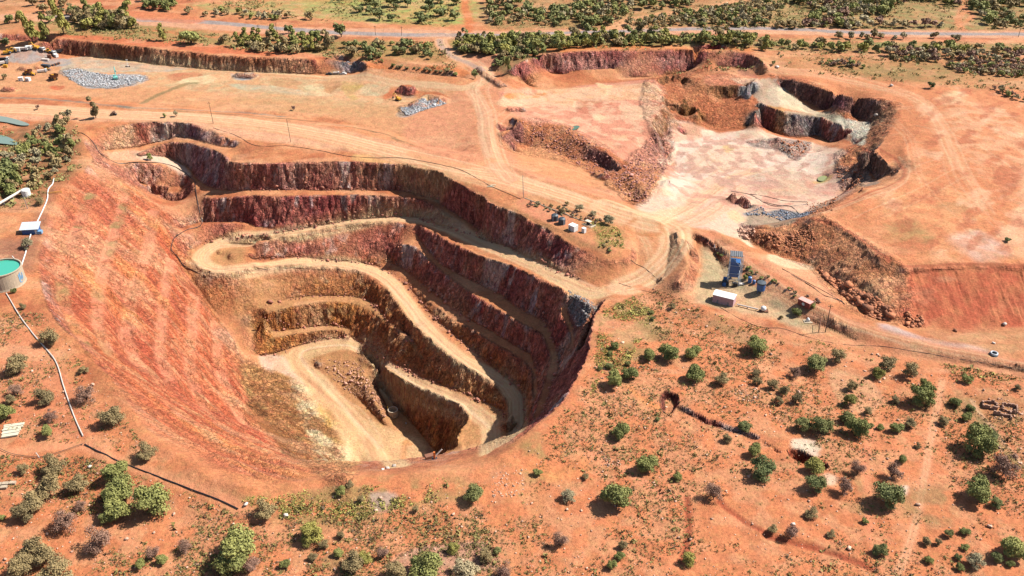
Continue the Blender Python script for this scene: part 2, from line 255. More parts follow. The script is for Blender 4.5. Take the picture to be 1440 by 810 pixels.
for pts_, dz, w in (([(722, 170), (730, 178)], -3, 3), ([(840, 248), (850, 250)], -4, 6), ([(885, 250), (895, 262), (905, 270)], -3, 9), ([(1093, 200), (1110, 212), (1122, 205)], -3, 8), ([(35, 98), (62, 95)], -4, 8), ([(1048, 320), (1075, 322)], -2.5, 5),
                    ([(566, 128), (578, 130)], -5, 6), ([(585, 150), (600, 140), (620, 142)], -4, 8), ([(335, 107), (355, 108)], -4, 6), ([(715, 156), (735, 155)], -3, 4), ([(675, 98), (705, 122)], -3, 5), ([(1060, 333), (1085, 343)], -4, 8), ([(10, 128), (18, 128)], -4, 6)):
    carve(pts_, dz, w, w)
def ridge(pz, hgt, wd, inset=0.0, side=1):
    W = np.array([at(a, b, c) for a, b, c in pz]); T = np.gradient(W, axis=0); T /= np.linalg.norm(T, axis=1)[:, None]
    W = W + side * inset * np.stack([-T[:, 1], T[:, 0]], 1); m = 12
    i0 = max(0, int(W[:, 0].min() - GX0 - m)); i1 = int(W[:, 0].max() - GX0 + m); j0 = max(0, int(W[:, 1].min() - GY0 - m)); j1 = int(W[:, 1].max() - GY0 + m)
    X_, Y_ = XX[j0:j1, i0:i1], YY[j0:j1, i0:i1]; d = line_d(W, X_, Y_)
    ZG[j0:j1, i0:i1] += (hgt * sstep(wd, 0, d) * (.75 + .5 * vnoise(X_ * .35, Y_ * .35, 2))).astype(np.float32)
def find_line(a, b):
    return [l for l in L if l[0][0] == a and l[0][1] == b][-1]
ridge(find_line(360, 342), 1.0, 1.8, 1.0, 1); ridge([q for q in find_line(288, 343) if q[2] < -45.5], 1.0, 1.8, .8, 1); ridge(find_line(485, 492)[:-2], 1.0, 1.8, .8, 1)
ridge([(a, b, 6.5) for a, b in ((1272, 371), (1300, 370), (1360, 368), (1440, 371), (1500, 374))], .9, 2.5); ridge([(1154, 303, 4), (1177, 316, 4.6), (1203, 330, 5.2), (1221, 345, 5.6), (1240, 362, 6)], 1.0, 2.2)
# gentle swell everywhere, rubble relief on the loose slopes
ZG += (0.9 * fbm(XX / 60, YY / 60, 3, 3) + 0.35 * fbm(XX / 9, YY / 9, 8, 3)).astype(np.float32)
# terraces of the old left slope
LS = hits([(110, 250), (190, 262), (235, 300), (262, 350), (290, 430), (330, 490), (350, 560), (385, 610), (440, 668), (350, 676), (250, 620), (180, 560), (125, 495), (75, 425), (62, 380), (68, 330), (85, 280)])
m_ls = sstep(0, 8, poly_sd(LS, XX, YY))

def axis(segs, tail0, tail1):
    a = [segs[0][0]]
    for s0, s1, h0, h1 in segs:
        while a[-1] < s1:
            t = (a[-1] - s0) / (s1 - s0); a.append(a[-1] + h0 + (h1 - h0) * t)
    h = segs[-1][3]
    while a[-1] < tail1: h *= 1.12; a.append(a[-1] + h)
    b = [a[0]]; h = segs[0][2]
    while b[-1] > tail0: h *= 1.12; b.append(b[-1] - h)
    return np.array(b[:0:-1] + a)
xs = axis([(-560, -270, 1.6, 0.75), (-270, 110, 0.75, 0.75), (110, 330, 0.85, 1.1), (330, 560, 1.2, 1.8)], -6000, 6000)
ys = axis([(195, 600, 0.75, 0.75), (600, 800, 0.9, 1.1), (800, 1000, 1.2, 2.0)], -800, 9000)
X, Y = np.meshgrid(xs, ys); NYV, NXV = X.shape
Zb = samp(ZG, X, Y)
out = np.maximum(np.maximum(np.abs(X) - 560, 0), np.maximum(Y - 1000, 120 - Y)); fo = sstep(0, 300, out)
Zb = Zb * (1 - fo) + fo * (3 + 6 * fbm(X / 700, Y / 700, 4, 3))
gy, gx = np.gradient(ZG); gx = samp(gx, X, Y); gy = samp(gy, X, Y)
sl = np.hypot(gx, gy); steep = sstep(0.5, 1.2, sl) * (1 - fo)
nz = 1 / np.sqrt(1 + gx * gx + gy * gy); nx_, ny_ = -gx * nz, -gy * nz
loose = np.zeros_like(X)                                    # rubble mask, filled by rough()

# ------------------------------------------------------------------ base colours
W1 = fbm(X / 14, Y / 14, 3, 3); W2 = fbm(X / 14, Y / 14, 31, 3); W3 = fbm(X / 2.5, Y / 2.5, 12, 2); W4 = fbm(X / 2.5, Y / 2.5, 40, 2)
def blend(C, c, a):
    C += (np.asarray(c)[None, None, :] - C) * a[..., None]
def box(P, m):
    i0, i1 = np.searchsorted(xs, [P[:, 0].min() - m, P[:, 0].max() + m]); j0, j1 = np.searchsorted(ys, [P[:, 1].min() - m, P[:, 1].max() + m])
    return slice(j0, max(j1, j0 + 1)), slice(i0, max(i1, i0 + 1))
def smooth_poly(P, closed=True, n=4):
    P = np.asarray(P, float); N = len(P); o = []
    rngi = range(N if closed else N - 1)
    for i in rngi:
        p0, p1, p2, p3 = (P[(i - 1) % N], P[i], P[(i + 1) % N], P[(i + 2) % N]) if closed else (P[max(i-1, 0)], P[i], P[i+1], P[min(i+2, N-1)])
        for k in range(n):
            t = k / n; o.append(0.5 * (2 * p1 + (p2 - p0) * t + (2 * p0 - 5 * p1 + 4 * p2 - p3) * t * t + (3 * p1 - 3 * p2 + p3 - p0) * t ** 3))
    if not closed: o.append(P[-1])
    return np.array(o)
ZLIM = [-999, 999]
def zmask(s):
    return ((Zb[s] > ZLIM[0]) & (Zb[s] < ZLIM[1])).astype(float)
def area(C, pp, col, a=1.0, f=3.0, warp=3.0, fine=0.8, tex=0.0, lin=None):
    P = smooth_poly(hits(pp), n=3); s = box(P, f + warp + 4)
    x = X[s] + warp * W1[s] + fine * W3[s]; y = Y[s] + warp * W2[s] + fine * W4[s]
    m = sstep(-f, f, poly_sd(P, x, y)) * a * zmask(s)
    if tex: m = m * np.clip(1 - tex + tex * 1.6 * sstep(-.25, .45, fbm(X[s] / 6, Y[s] / 6, 51, 4)), 0, 1)
    if C is loose: C[s] = np.maximum(C[s], m)
    else: blend_s(C, s, alb(col) if lin is None else lin, m)
def blend_s(C, s, c, m): C[s] += (np.asarray(c) - C[s]) * m[..., None]
def stroke(C, pp, w, col, a=1.0, f=1.0, warp=0.6, tex=0.0, off=0.0):
    P = smooth_poly(hits(pp), closed=False, n=4); s = box(P, w + f + 6)
    if off:
        T = np.gradient(P[:, :2], axis=0); T /= np.linalg.norm(T, axis=1)[:, None] + 1e-9
        P[:, 0] -= T[:, 1] * off; P[:, 1] += T[:, 0] * off
    x = X[s] + warp * W1[s] + .3 * warp * W3[s]; y = Y[s] + warp * W2[s] + .3 * warp * W4[s]
    m = sstep(-f, f, w / 2 - line_d(P, x, y)) * a * zmask(s)
    if tex: m = m * np.clip(1 - tex + tex * 1.6 * sstep(-.25, .45, fbm(X[s] / 5, Y[s] / 5, 77, 4)), 0, 1)
    blend_s(C, s, alb(col), m)
    if REC[0]: roadm[s] = np.maximum(roadm[s], m)
REC = [0]; roadm = np.zeros_like(X)
C = np.zeros(X.shape + (3,)); C[:] = alb((214, 136, 90))
n1 = fbm(X / 90, Y / 90, 1, 4); n2 = fbm(X / 22, Y / 22, 2, 4); n3 = fbm(X / 7, Y / 7, 5, 3)
blend(C, alb((192, 106, 68)), 0.75 * sstep(-.05, .4, n1 + .4 * n3)); blend(C, alb((228, 158, 112)), 0.6 * sstep(0.05, .4, n2)); blend(C, alb((178, 100, 68)), 0.5 * sstep(0.1, .45, -n2 + .3 * n3))
# foreground soil: deeper red brown
fg = [(-100, 850), (-100, 560), (120, 560), (200, 620), (350, 690), (470, 676), (660, 665), (760, 600), (830, 480), (900, 412), (1100, 470), (1300, 500), (1500, 520), (1600, 850)]
area(C, fg, (222, 134, 88), .85, 8, 6); area(C, fg, (196, 104, 72), .7, 8, 6, tex=1.0); area(C, fg, (232, 164, 116), .6, 8, 6, tex=1.1)
s_ = sstep(0.05, .35, fbm(X / 30, Y / 12, 9, 4)) ; m_fg = np.zeros_like(X); 
area(loose, fg, None, .0)
for pp in ([(340, 700), (480, 685), (640, 672), (640, 700), (500, 735), (380, 735)], [(840, 450), (900, 425), (930, 470), (880, 520), (850, 500)], [(700, 640), (760, 610), (800, 640), (760, 680)]):
    area(C, pp, (160, 128, 76), .7, 5, 5, tex=1.0)
# green and olive ground far away
for pp, c, a in (([(430, 0), (660, -5), (655, 34), (520, 30), (440, 14)], (168, 172, 92), .9), ([(270, 5), (440, 2), (560, 32), (350, 22)], (172, 160, 96), .8), ([(0, 0), (110, 0), (120, 20), (40, 40), (-60, 40)], (182, 128, 84), .8),
                 ([(50, 28), (200, 24), (330, 50), (620, 60), (620, 78), (440, 78), (250, 66), (90, 50)], (166, 140, 84), .85), ([(470, 62), (560, 62), (650, 75), (640, 88), (540, 84), (470, 76)], (168, 132, 80), .7),
                 ([(680, 0), (860, 0), (1440, -5), (1500, 40), (1100, 42), (900, 44), (860, 40), (690, 40)], (158, 134, 84), .75), ([(1080, -5), (1440, -5), (1500, 38), (1120, 38)], (150, 140, 82), .5), ([(640, 48), (900, 50), (1440, 62), (1500, 76), (1150, 74), (900, 66), (730, 76), (640, 72)], (140, 132, 74), .85),
                 ([(1060, 76), (1440, 80), (1500, 130), (1300, 118), (1150, 100), (1070, 92)], (184, 138, 88), .6), ([(1180, 92), (1330, 90), (1330, 112), (1230, 112)], (150, 128, 76), .6), ([(720, 82), (700, 96), (715, 108), (740, 92), (750, 80)], (140, 118, 72), .8)):
    area(C, pp, c, a, 7, 6, tex=.5)
# left thicket floor and yard
area(C, [(0, 190), (60, 170), (110, 180), (115, 215), (120, 235), (60, 280), (30, 290), (-60, 300), (-60, 200)], (140, 100, 66), .8, 5, 4, tex=.5)
area(C, [(-60, 345), (0, 335), (30, 335), (55, 300), (80, 262), (60, 330), (48, 380), (30, 375), (-60, 360)], (150, 104, 84), .6, 4, 3)
# quarry floor (upper left)
area(C, [(-60, 92), (80, 84), (120, 80), (250, 95), (470, 108), (640, 122), (680, 130), (640, 205), (545, 182), (420, 160), (250, 148), (120, 136), (-60, 128)], (220, 154, 108), .9, 4, 3)
area(C, [(300, 100), (470, 110), (600, 125), (640, 140), (560, 150), (420, 145), (300, 130), (180, 120), (170, 104)], (212, 172, 128), .85, 6, 5, tex=.7)
for pp, c, a in (([(85, 100), (110, 95), (135, 103), (175, 104), (205, 106), (205, 115), (180, 122), (150, 125), (115, 122), (98, 112)], (172, 168, 166), 1), ([(85, 90), (110, 80), (150, 84), (260, 90), (240, 100), (150, 102), (95, 102)], (198, 176, 152), .9), ([(18, 72), (30, 68), (65, 70), (68, 82), (40, 90), (10, 84)], (178, 160, 152), .95),
                 ([(60, 86), (90, 82), (100, 90), (80, 94)], (170, 160, 156), .8), ([(562, 150), (570, 158), (600, 152), (628, 145), (618, 138), (595, 138), (585, 148)], (158, 160, 166), 1), ([(560, 158), (568, 165), (585, 158), (575, 150)], (150, 154, 160), .9), ([(325, 103), (340, 104), (362, 104), (362, 110), (335, 113)], (152, 158, 162), .9), ([(566, 126), (580, 128), (584, 136), (568, 137)], (170, 150, 130), .9),
                 ([(481, 115), (500, 117), (512, 120), (500, 130), (503, 138), (490, 142), (487, 130), (480, 124)], (196, 160, 92), 1), ([(446, 117), (475, 115), (480, 121), (470, 126), (465, 132), (452, 122)], (190, 132, 88), .9), ([(380, 110), (405, 110), (420, 116), (400, 122), (382, 118)], (196, 144, 100), .8), ([(240, 104), (270, 102), (285, 106), (265, 114), (242, 112)], (200, 120, 84), .9),
                 ([(543, 124), (600, 128), (632, 136), (620, 140), (590, 137), (560, 135), (545, 140)], (206, 112, 70), .9), ([(255, 112), (285, 106), (305, 108), (300, 116), (260, 118)], (232, 208, 160), .8), ([(430, 122), (450, 118), (458, 128), (470, 134), (440, 134)], (222, 196, 150), .8), ([(320, 118), (400, 122), (440, 134), (360, 130)], (196, 180, 148), .8), ([(515, 118), (545, 120), (540, 134), (510, 132)], (214, 190, 150), .7),
                 ([(70, 121), (88, 122), (85, 126), (70, 125)], (200, 96, 62), .9), ([(350, 126), (480, 140), (560, 150), (560, 165), (420, 158), (330, 148)], (206, 156, 108), .6)):
    area(C, pp, c, a, 1.6, 3, tex=.35)
stroke(C, [(200, 146), (225, 133), (262, 118), (276, 117)], 5, (150, 124, 84), .8, 1.5, 1.5); 
stroke(C, [(-40, 137), (60, 139), (120, 144), (200, 152), (330, 158), (400, 164)], 5, (138, 126, 110), .9, 1.5, 2, tex=.4)
stroke(C, [(250, 156), (360, 164), (430, 170), (500, 180), (545, 190), (570, 200), (640, 215)], 4, (142, 108, 74), .9, 1.2, 2, tex=.4)
# flats round the haul roads
area(C, [(-80, 150), (0, 145), (200, 160), (400, 172), (540, 195), (640, 225), (740, 245), (860, 290), (930, 300), (900, 330), (860, 300), (740, 275), (640, 240), (500, 215), (380, 200), (200, 172), (0, 168)], (232, 168, 130), .9, 3, 3)
area(C, [(570, 170), (640, 130), (690, 110), (720, 130), (735, 160), (705, 190), (720, 215), (860, 265), (860, 282), (700, 240), (600, 215)], (222, 146, 108), .9, 4, 4, tex=.3)
area(C, [(720, 208), (780, 218), (840, 245), (860, 265), (800, 255), (735, 235)], (226, 152, 104), .9, 3, 3)
# middle floor of the shallow pit
area(C, [(705, 130), (760, 128), (860, 116), (920, 112), (935, 140), (930, 170), (940, 200), (930, 230), (890, 232), (845, 205), (800, 180), (735, 168)], (222, 146, 116), .95, 3, 4)
for pp, c, a in (([(760, 125), (830, 122), (920, 118), (925, 140), (860, 140), (820, 150), (765, 145)], (234, 180, 134), .7), ([(708, 135), (760, 133), (762, 148), (708, 150)], (232, 190, 150), .7), ([(715, 131), (762, 130), (760, 137), (715, 138)], (222, 134, 72), .9), ([(778, 128), (790, 128), (788, 133), (778, 132)], (226, 140, 66), .9), ([(852, 121), (862, 121), (860, 126), (853, 127)], (226, 142, 70), 1),
                 ([(835, 118), (850, 119), (864, 122), (860, 130), (850, 138), (846, 134), (850, 126)], (238, 196, 148), .9), ([(808, 142), (818, 144), (816, 152), (806, 150)], (240, 204, 164), .9), ([(832, 160), (845, 160), (853, 166), (838, 169)], (238, 200, 156), .9), ([(870, 150), (920, 148), (930, 158), (900, 170), (880, 165)], (240, 200, 158), .5), ([(862, 190), (880, 191), (875, 197), (864, 195)], (236, 176, 136), .9), ([(810, 140), (850, 138), (860, 150), (820, 160)], (200, 118, 88), .6)):
    area(C, pp, c, a, 1.5, 2.5, fine=1.0)
# pale floor of the deeper part
area(C, [(932, 172), (960, 168), (1010, 186), (1085, 188), (1140, 200), (1185, 212), (1175, 235), (1198, 258), (1180, 280), (1120, 305), (1060, 318), (1040, 335), (1000, 325), (960, 318), (915, 310), (900, 290), (940, 250), (952, 225), (936, 200)], (234, 188, 160), 1, 3, 4)
area(C, [(940, 185), (1000, 190), (1080, 195), (1160, 215), (1160, 245), (1060, 255), (990, 250), (955, 270), (930, 270), (945, 235)], (244, 220, 198), .9, 4, 6, tex=.4)
for pp, c, a in (([(932, 172), (975, 170), (985, 195), (950, 200), (936, 195)], (230, 166, 130), .8), ([(965, 225), (1000, 205), (1060, 205), (1070, 230), (1000, 245)], (228, 186, 152), .7), ([(1055, 245), (1130, 240), (1145, 262), (1100, 280), (1060, 268)], (206, 166, 136), .8), ([(1060, 242), (1085, 240), (1090, 254), (1062, 256)], (200, 172, 152), .7),
                 ([(1020, 205), (1034, 206), (1030, 215), (1020, 214)], (226, 182, 116), .9), ([(1150, 250), (1160, 246), (1172, 247), (1165, 254), (1150, 258), (1140, 258)], (224, 176, 106), .9), ([(1150, 251), (1160, 247), (1164, 250), (1156, 256), (1149, 256)], (160, 160, 92), 1), ([(1150, 262), (1195, 252), (1202, 262), (1175, 275), (1145, 275)], (206, 150, 130), .8),
                 ([(985, 182), (1004, 184), (1000, 196), (986, 192)], (246, 226, 194), .8), ([(1030, 186), (1072, 188), (1080, 196), (1040, 194)], (244, 222, 190), .8), ([(927, 224), (945, 210), (955, 208), (948, 224), (935, 238), (940, 262), (930, 260), (928, 240)], (244, 216, 182), .9), ([(925, 232), (945, 232), (940, 246), (930, 248)], (206, 138, 108), .9),
                 ([(1046, 300), (1100, 294), (1142, 296), (1135, 304), (1090, 306), (1048, 304)], (122, 124, 130), .95), ([(1050, 303), (1100, 305), (1120, 312), (1070, 318), (1048, 314)], (160, 136, 112), .9), ([(1030, 282), (1040, 279), (1052, 282), (1045, 290), (1032, 288)], (168, 168, 174), .9), ([(1022, 296), (1036, 296), (1044, 306), (1038, 314), (1026, 306)], (240, 192, 148), .9),
                 ([(1034, 325), (1050, 330), (1060, 348), (1050, 344)], (242, 212, 176), .9), ([(900, 312), (930, 310), (1000, 290), (1040, 262), (1050, 270), (1000, 310), (960, 325)], (230, 180, 144), .8)):
    area(C, pp, c, a, 1.5, 3, fine=1.0, tex=.25)
# east plateau
area(C, [(1075, 92), (1200, 108), (1320, 125), (1500, 140), (1500, 372), (1275, 370), (1225, 335), (1160, 300), (1215, 265), (1265, 245), (1235, 215), (1268, 160), (1240, 138), (1120, 108)], (222, 138, 92), .8, 4, 5)
area(C, [(1320, 140), (1400, 150), (1480, 200), (1480, 300), (1400, 260), (1340, 210)], (236, 172, 130), .7, 8, 8, tex=.8)
area(C, [(1180, 270), (1300, 240), (1380, 300), (1340, 360), (1260, 340)], (232, 160, 110), .7, 8, 8, tex=.8)
for pp, c, a in (([(1322, 135), (1350, 128), (1360, 140), (1330, 145)], (240, 196, 150), .8), ([(1335, 330), (1370, 325), (1425, 355), (1380, 372), (1345, 345)], (222, 190, 172), .6), ([(1250, 325), (1285, 310), (1310, 335), (1280, 342)], (170, 134, 84), .7), ([(1320, 285), (1360, 285), (1350, 300), (1320, 295)], (172, 140, 96), .6), ([(1270, 380), (1300, 372), (1440, 376), (1500, 380), (1500, 455), (1280, 460)], (200, 102, 70), 1), ([(1310, 465), (1440, 462), (1440, 498), (1340, 488)], (196, 136, 96), .7)):
    area(C, pp, c, a, 4, 5, tex=.4)
# plant pad and east road
area(C, [(990, 345), (1008, 345), (1035, 372), (1070, 400), (1110, 425), (1150, 450), (1150, 470), (1090, 450), (1000, 432), (978, 420), (988, 380)], (196, 168, 130), .9, 3, 3, tex=.3)
area(C, [(994, 348), (1010, 348), (1010, 400), (990, 425), (982, 410)], (190, 164, 124), .8, 2, 3)
area(C, [(1075, 360), (1110, 368), (1145, 385), (1165, 400), (1180, 425), (1150, 420), (1110, 398), (1070, 372)], (228, 156, 116), .8, 2, 3)
area(C, [(1082, 357), (1110, 365), (1140, 374), (1142, 380), (1110, 376), (1082, 366)], (242, 208, 168), .8, 1.5, 2)
stroke(C, [(1250, 462), (1300, 482), (1350, 492), (1380, 496)], 10, (206, 176, 166), .9, 3, 2); stroke(C, [(1000, 335), (1040, 362), (1080, 390), (1120, 415), (1160, 440), (1200, 458), (1260, 478), (1330, 494), (1440, 515)], 13, (200, 122, 88), .7, 3, 1)
stroke(C, [(1130, 455), (1200, 470), (1300, 490), (1400, 508), (1500, 525)], 4, (140, 120, 76), .6, 2, 2, tex=.6)
# pit interior flats: road surfaces and floor
road = (236, 184, 134)
ZLIM[:] = [-200, -44]
area(C, [(345, 330), (200, 330), (200, 380), (290, 395), (480, 390), (560, 420), (640, 500), (720, 560), (720, 640), (680, 660), (640, 640), (560, 668), (430, 600), (380, 500), (330, 440)], (206, 146, 96), .9, 3, 3)
ZLIM[:] = [-999, 999]
# wall rock: tint by depth, place and strata, laid only where the ground is steep
dep = np.clip(-Zb, 0, 110)
q = fbm(X / 28, Y / 28, Zb / 40, 4); q2 = fbm(X / 9, Y / 9, Zb / 60, 3); q3 = fbm(X / 3.0, Y / 3.0, Zb / 25, 3)
RW = np.zeros_like(C); RW[:] = alb((206, 120, 100))
blend(RW, alb((166, 76, 72)), .85 * sstep(-.1, .35, q)); blend(RW, alb((205, 134, 100)), .7 * sstep(.05, .4, q2 - .3 * q)); blend(RW, alb((236, 208, 196)), .75 * sstep(.14, .42, q2 + .5 * q3)); blend(RW, alb((128, 68, 54)), .5 * sstep(.12, .45, q3 - .2 * q2))
deepc = np.zeros_like(C); deepc[:] = alb((206, 128, 74)); blend(deepc, alb((216, 154, 90)), .7 * sstep(0, .4, q)); blend(deepc, alb((166, 90, 56)), .7 * sstep(.0, .4, q2)); blend(deepc, alb((206, 176, 140)), .4 * sstep(.2, .5, q3 - q2))
kd = sstep(44, 60, dep + 6 * q)
RW += (deepc - RW) * kd[..., None]
# left slope: bright orange soil, striped down the fall line
ca, sa = 0.84, -0.54
al = X * ca + Y * sa; ac = -X * sa + Y * ca
st1 = fbm(ac / 7, al / 60, 5, 4); st2 = fbm(ac / 2.2, al / 26, 9, 3)
LSC = np.zeros_like(C); LSC[:] = alb((228, 134, 88)); blend(LSC, alb((236, 150, 88)), .8 * sstep(0, .35, st1)); blend(LSC, alb((192, 98, 66)), .7 * sstep(.02, .4, -st1 + .4 * st2)); blend(LSC, alb((236, 184, 140)), .5 * sstep(.15, .5, st2)); blend(LSC, alb((204, 108, 80)), .6 * sstep(0, .4, fbm(X / 40, Y / 40, 77, 3)))
benchy = np.zeros_like(X)
for k_, (z_, p_, w_) in enumerate(LB):
    Pb = smooth_poly(hits(p_), closed=False, n=4); s = box(Pb, 12); d_ = line_d(Pb, X[s] + 1.2 * W1[s] + .5 * W3[s], Y[s] + 1.2 * W2[s]); benchy[s] = np.maximum(benchy[s], sstep(w_ * .36 + 2.6, w_ * .36 + .2, d_))
benchy = benchy * (.25 + .75 * sstep(-.3, .25, fbm(X / 9, Y / 9, 71, 4)))
benchy0 = benchy
scarp = sstep(.72, 1.05, sl)
blend(LSC, alb((200, 92, 60)), .55 * scarp)
rid = sstep(.12, .0, np.abs(fbm((ac + 2.5 * fbm(X / 18, Y / 18, 9, 2)) / 6.0, al / 40, 3, 3)))
blend(LSC, alb((244, 176, 124)), .45 * rid * (1 - benchy)); blend(LSC, alb((180, 84, 60)), .45 * sstep(.25, .45, np.abs(fbm((ac + 2.5 * fbm(X / 18, Y / 18, 9, 2)) / 6.0, al / 40, 3, 3))))
blend(LSC, alb((228, 146, 110)), .75 * benchy); blend(LSC, alb((150, 132, 80)), .8 * benchy * sstep(-.1, .25, fbm(ac / 8, al / 8, 61, 4)) * sstep(30, 14, dep))
mls = np.zeros_like(X); s = box(LS, 20); mls[s] = sstep(-8, 10, poly_sd(LS, X[s] + 4 * W1[s], Y[s] + 4 * W2[s]))
# colour of the lower left apron
for pp, c, a in (([(345, 500), (380, 520), (420, 540), (445, 580), (480, 620), (505, 668), (455, 672), (400, 615), (350, 570)], (204, 160, 104), .95), ([(400, 540), (430, 545), (465, 600), (500, 650), (505, 668), (470, 660), (430, 600)], (232, 196, 130), .85), ([(440, 570), (455, 575), (480, 615), (470, 618)], (236, 178, 92), .8),
                 ([(350, 560), (385, 590), (430, 640), (455, 670), (435, 660), (385, 615), (350, 585)], (160, 104, 62), .9), ([(300, 470), (345, 440), (360, 470), (345, 510), (330, 500)], (222, 168, 134), .7), ([(310, 450), (350, 440), (360, 462), (318, 475)], (228, 176, 146), .7), ([(360, 520), (400, 530), (400, 570), (360, 560)], (176, 120, 70), .8)):
    for A in (LSC, RW): area(A, pp, c, a, 2.5, 4, tex=.35)
area(RW, [(360, 430), (480, 420), (520, 425), (520, 440), (440, 480), (370, 490)], (190, 124, 60), .6, 3, 4, tex=.5)
area(RW, [(330, 385), (420, 378), (400, 430), (330, 440)], (196, 116, 84), .6, 3, 4, tex=.5)
# pale and mauve rock in the north west corner
area(RW, [(110, 175), (200, 165), (262, 170), (275, 240), (290, 300), (290, 350), (240, 340), (200, 270), (120, 230)], (216, 144, 112), .7, 4, 4, tex=.3)
for pp, c, a in (([(145, 180), (190, 178), (195, 208), (150, 212)], (228, 176, 132), .9), ([(215, 178), (262, 172), (262, 195), (225, 202)], (224, 192, 168), .9), ([(188, 172), (206, 172), (212, 204), (196, 205)], (150, 72, 52), .9), ([(262, 172), (280, 178), (310, 192), (300, 206), (262, 196)], (170, 130, 132), .85), ([(240, 203), (270, 203), (275, 235), (255, 230)], (214, 186, 176), .85), ([(268, 203), (300, 210), (325, 225), (330, 268), (290, 262), (272, 240)], (166, 124, 122), .75),
                 ([(390, 235), (420, 232), (420, 265), (395, 266)], (184, 140, 128), .6), ([(500, 228), (560, 230), (580, 245), (560, 262), (510, 262)], (190, 134, 96), .6), ([(690, 310), (740, 330), (740, 352), (690, 340)], (176, 118, 112), .6), ([(790, 365), (860, 380), (868, 394), (820, 388), (780, 372)], (196, 146, 138), .7), ([(860, 362), (892, 345), (896, 365), (880, 394), (866, 392)], (206, 132, 98), .7),
                 ([(600, 350), (700, 400), (760, 440), (740, 420), (640, 350), (610, 330)], (176, 116, 100), .4), ([(545, 315), (590, 320), (586, 345), (550, 338)], (206, 100, 66), .6)):
    area(RW, pp, c, a, 2, 2.5, tex=.4)
for pp, c, a in (([(190, 215), (225, 212), (250, 228), (268, 245), (262, 250), (235, 232), (200, 224)], (240, 200, 172), .9), ([(150, 214), (190, 210), (200, 225), (160, 224)], (230, 180, 148), .7), ([(208, 206), (262, 196), (262, 202), (215, 210)], (228, 160, 108), .7), ([(500, 217), (560, 219), (588, 234), (540, 230), (500, 227)], (230, 172, 112), .8)):
    area(C, pp, c, a, 1.5, 1.5)
# shallow-pit walls
for pp, c, a in (([(700, 120), (730, 95), (800, 70), (1060, 68), (1075, 95), (1000, 105), (900, 118), (760, 132)], (178, 100, 88), 1), ([(720, 110), (760, 102), (780, 110), (770, 126), (730, 126)], (196, 128, 74), .8), ([(700, 114), (725, 112), (730, 124), (705, 126)], (160, 148, 142), .8), ([(770, 78), (830, 78), (880, 85), (960, 80), (970, 92), (880, 98), (780, 95)], (210, 150, 130), .6),
                 ([(700, 205), (735, 165), (800, 176), (860, 208), (880, 240), (860, 252), (790, 226), (705, 205)], (156, 98, 86), .95), ([(850, 240), (900, 210), (930, 180), (955, 200), (930, 260), (905, 290), (870, 270)], (176, 128, 108), .9),
                 ([(905, 115), (960, 100), (1050, 112), (1060, 150), (1010, 185), (960, 170), (915, 185)], (152, 100, 58), .95), ([(960, 125), (1000, 125), (1010, 160), (980, 180), (962, 150)], (176, 116, 66), .8), ([(1040, 120), (1072, 115), (1100, 150), (1070, 150), (1045, 140)], (204, 196, 190), .9), ([(1035, 148), (1062, 142), (1072, 160), (1055, 178), (1035, 160)], (158, 144, 128), .95), ([(1005, 160), (1035, 160), (1060, 182), (1010, 184)], (196, 146, 96), .8),
                 ([(1100, 160), (1150, 160), (1205, 205), (1180, 212), (1100, 200)], (136, 124, 118), .95), ([(1090, 155), (1104, 160), (1104, 200), (1094, 195)], (196, 140, 86), .9), ([(1095, 108), (1150, 118), (1250, 140), (1262, 155), (1220, 175), (1160, 160), (1100, 125)], (138, 96, 82), .95), ([(1135, 130), (1190, 140), (1188, 160), (1150, 150)], (140, 80, 84), .9), ([(1220, 175), (1266, 150), (1250, 190), (1225, 215), (1210, 205)], (140, 118, 84), .9),
                 ([(1175, 215), (1215, 205), (1268, 240), (1260, 258), (1200, 265), (1170, 240)], (156, 118, 98), .95), ([(1054, 340), (1130, 305), (1180, 315), (1270, 370), (1282, 455), (1200, 440), (1140, 380)], (146, 108, 88), .95), ([(1055, 330), (1110, 330), (1140, 365), (1080, 355)], (176, 104, 66), .9), ([(1240, 362), (1270, 372), (1280, 430), (1265, 455), (1255, 420)], (158, 150, 142), .8), ([(1200, 400), (1240, 390), (1255, 440), (1210, 440)], (150, 116, 86), .7), ([(1275, 372), (1500, 372), (1500, 465), (1280, 462)], (194, 104, 72), 1),
                 ([(1140, 272), (1180, 270), (1170, 300), (1130, 305)], (150, 110, 76), .9), ([(60, 50), (250, 64), (440, 80), (480, 105), (300, 100), (60, 82)], (178, 98, 74), .9), ([(85, 66), (440, 92), (470, 106), (300, 100), (120, 80)], (176, 112, 74), .7), ([(440, 78), (518, 86), (515, 100), (470, 95)], (156, 150, 150), .95), ([(510, 92), (600, 104), (660, 108), (655, 120), (520, 106)], (156, 120, 100), .9),
                 ([(940, 310), (985, 330), (980, 400), (930, 400)], (190, 100, 66), .9), ([(795, 405), (840, 430), (816, 465), (800, 430)], (150, 140, 132), 1), ([(500, 505), (520, 515), (560, 600), (620, 650), (600, 600), (545, 520), (510, 505)], (150, 92, 56), .5), ([(445, 500), (512, 500), (560, 605), (515, 575), (460, 530)], (196, 140, 104), .9), ([(440, 500), (505, 500), (505, 518), (470, 530)], (176, 172, 168), .9),
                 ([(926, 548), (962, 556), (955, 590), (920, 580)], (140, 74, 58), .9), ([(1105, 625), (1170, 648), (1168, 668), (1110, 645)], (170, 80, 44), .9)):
    area(RW, pp, c, a, 2, 2.5, fine=1.0, tex=.12)
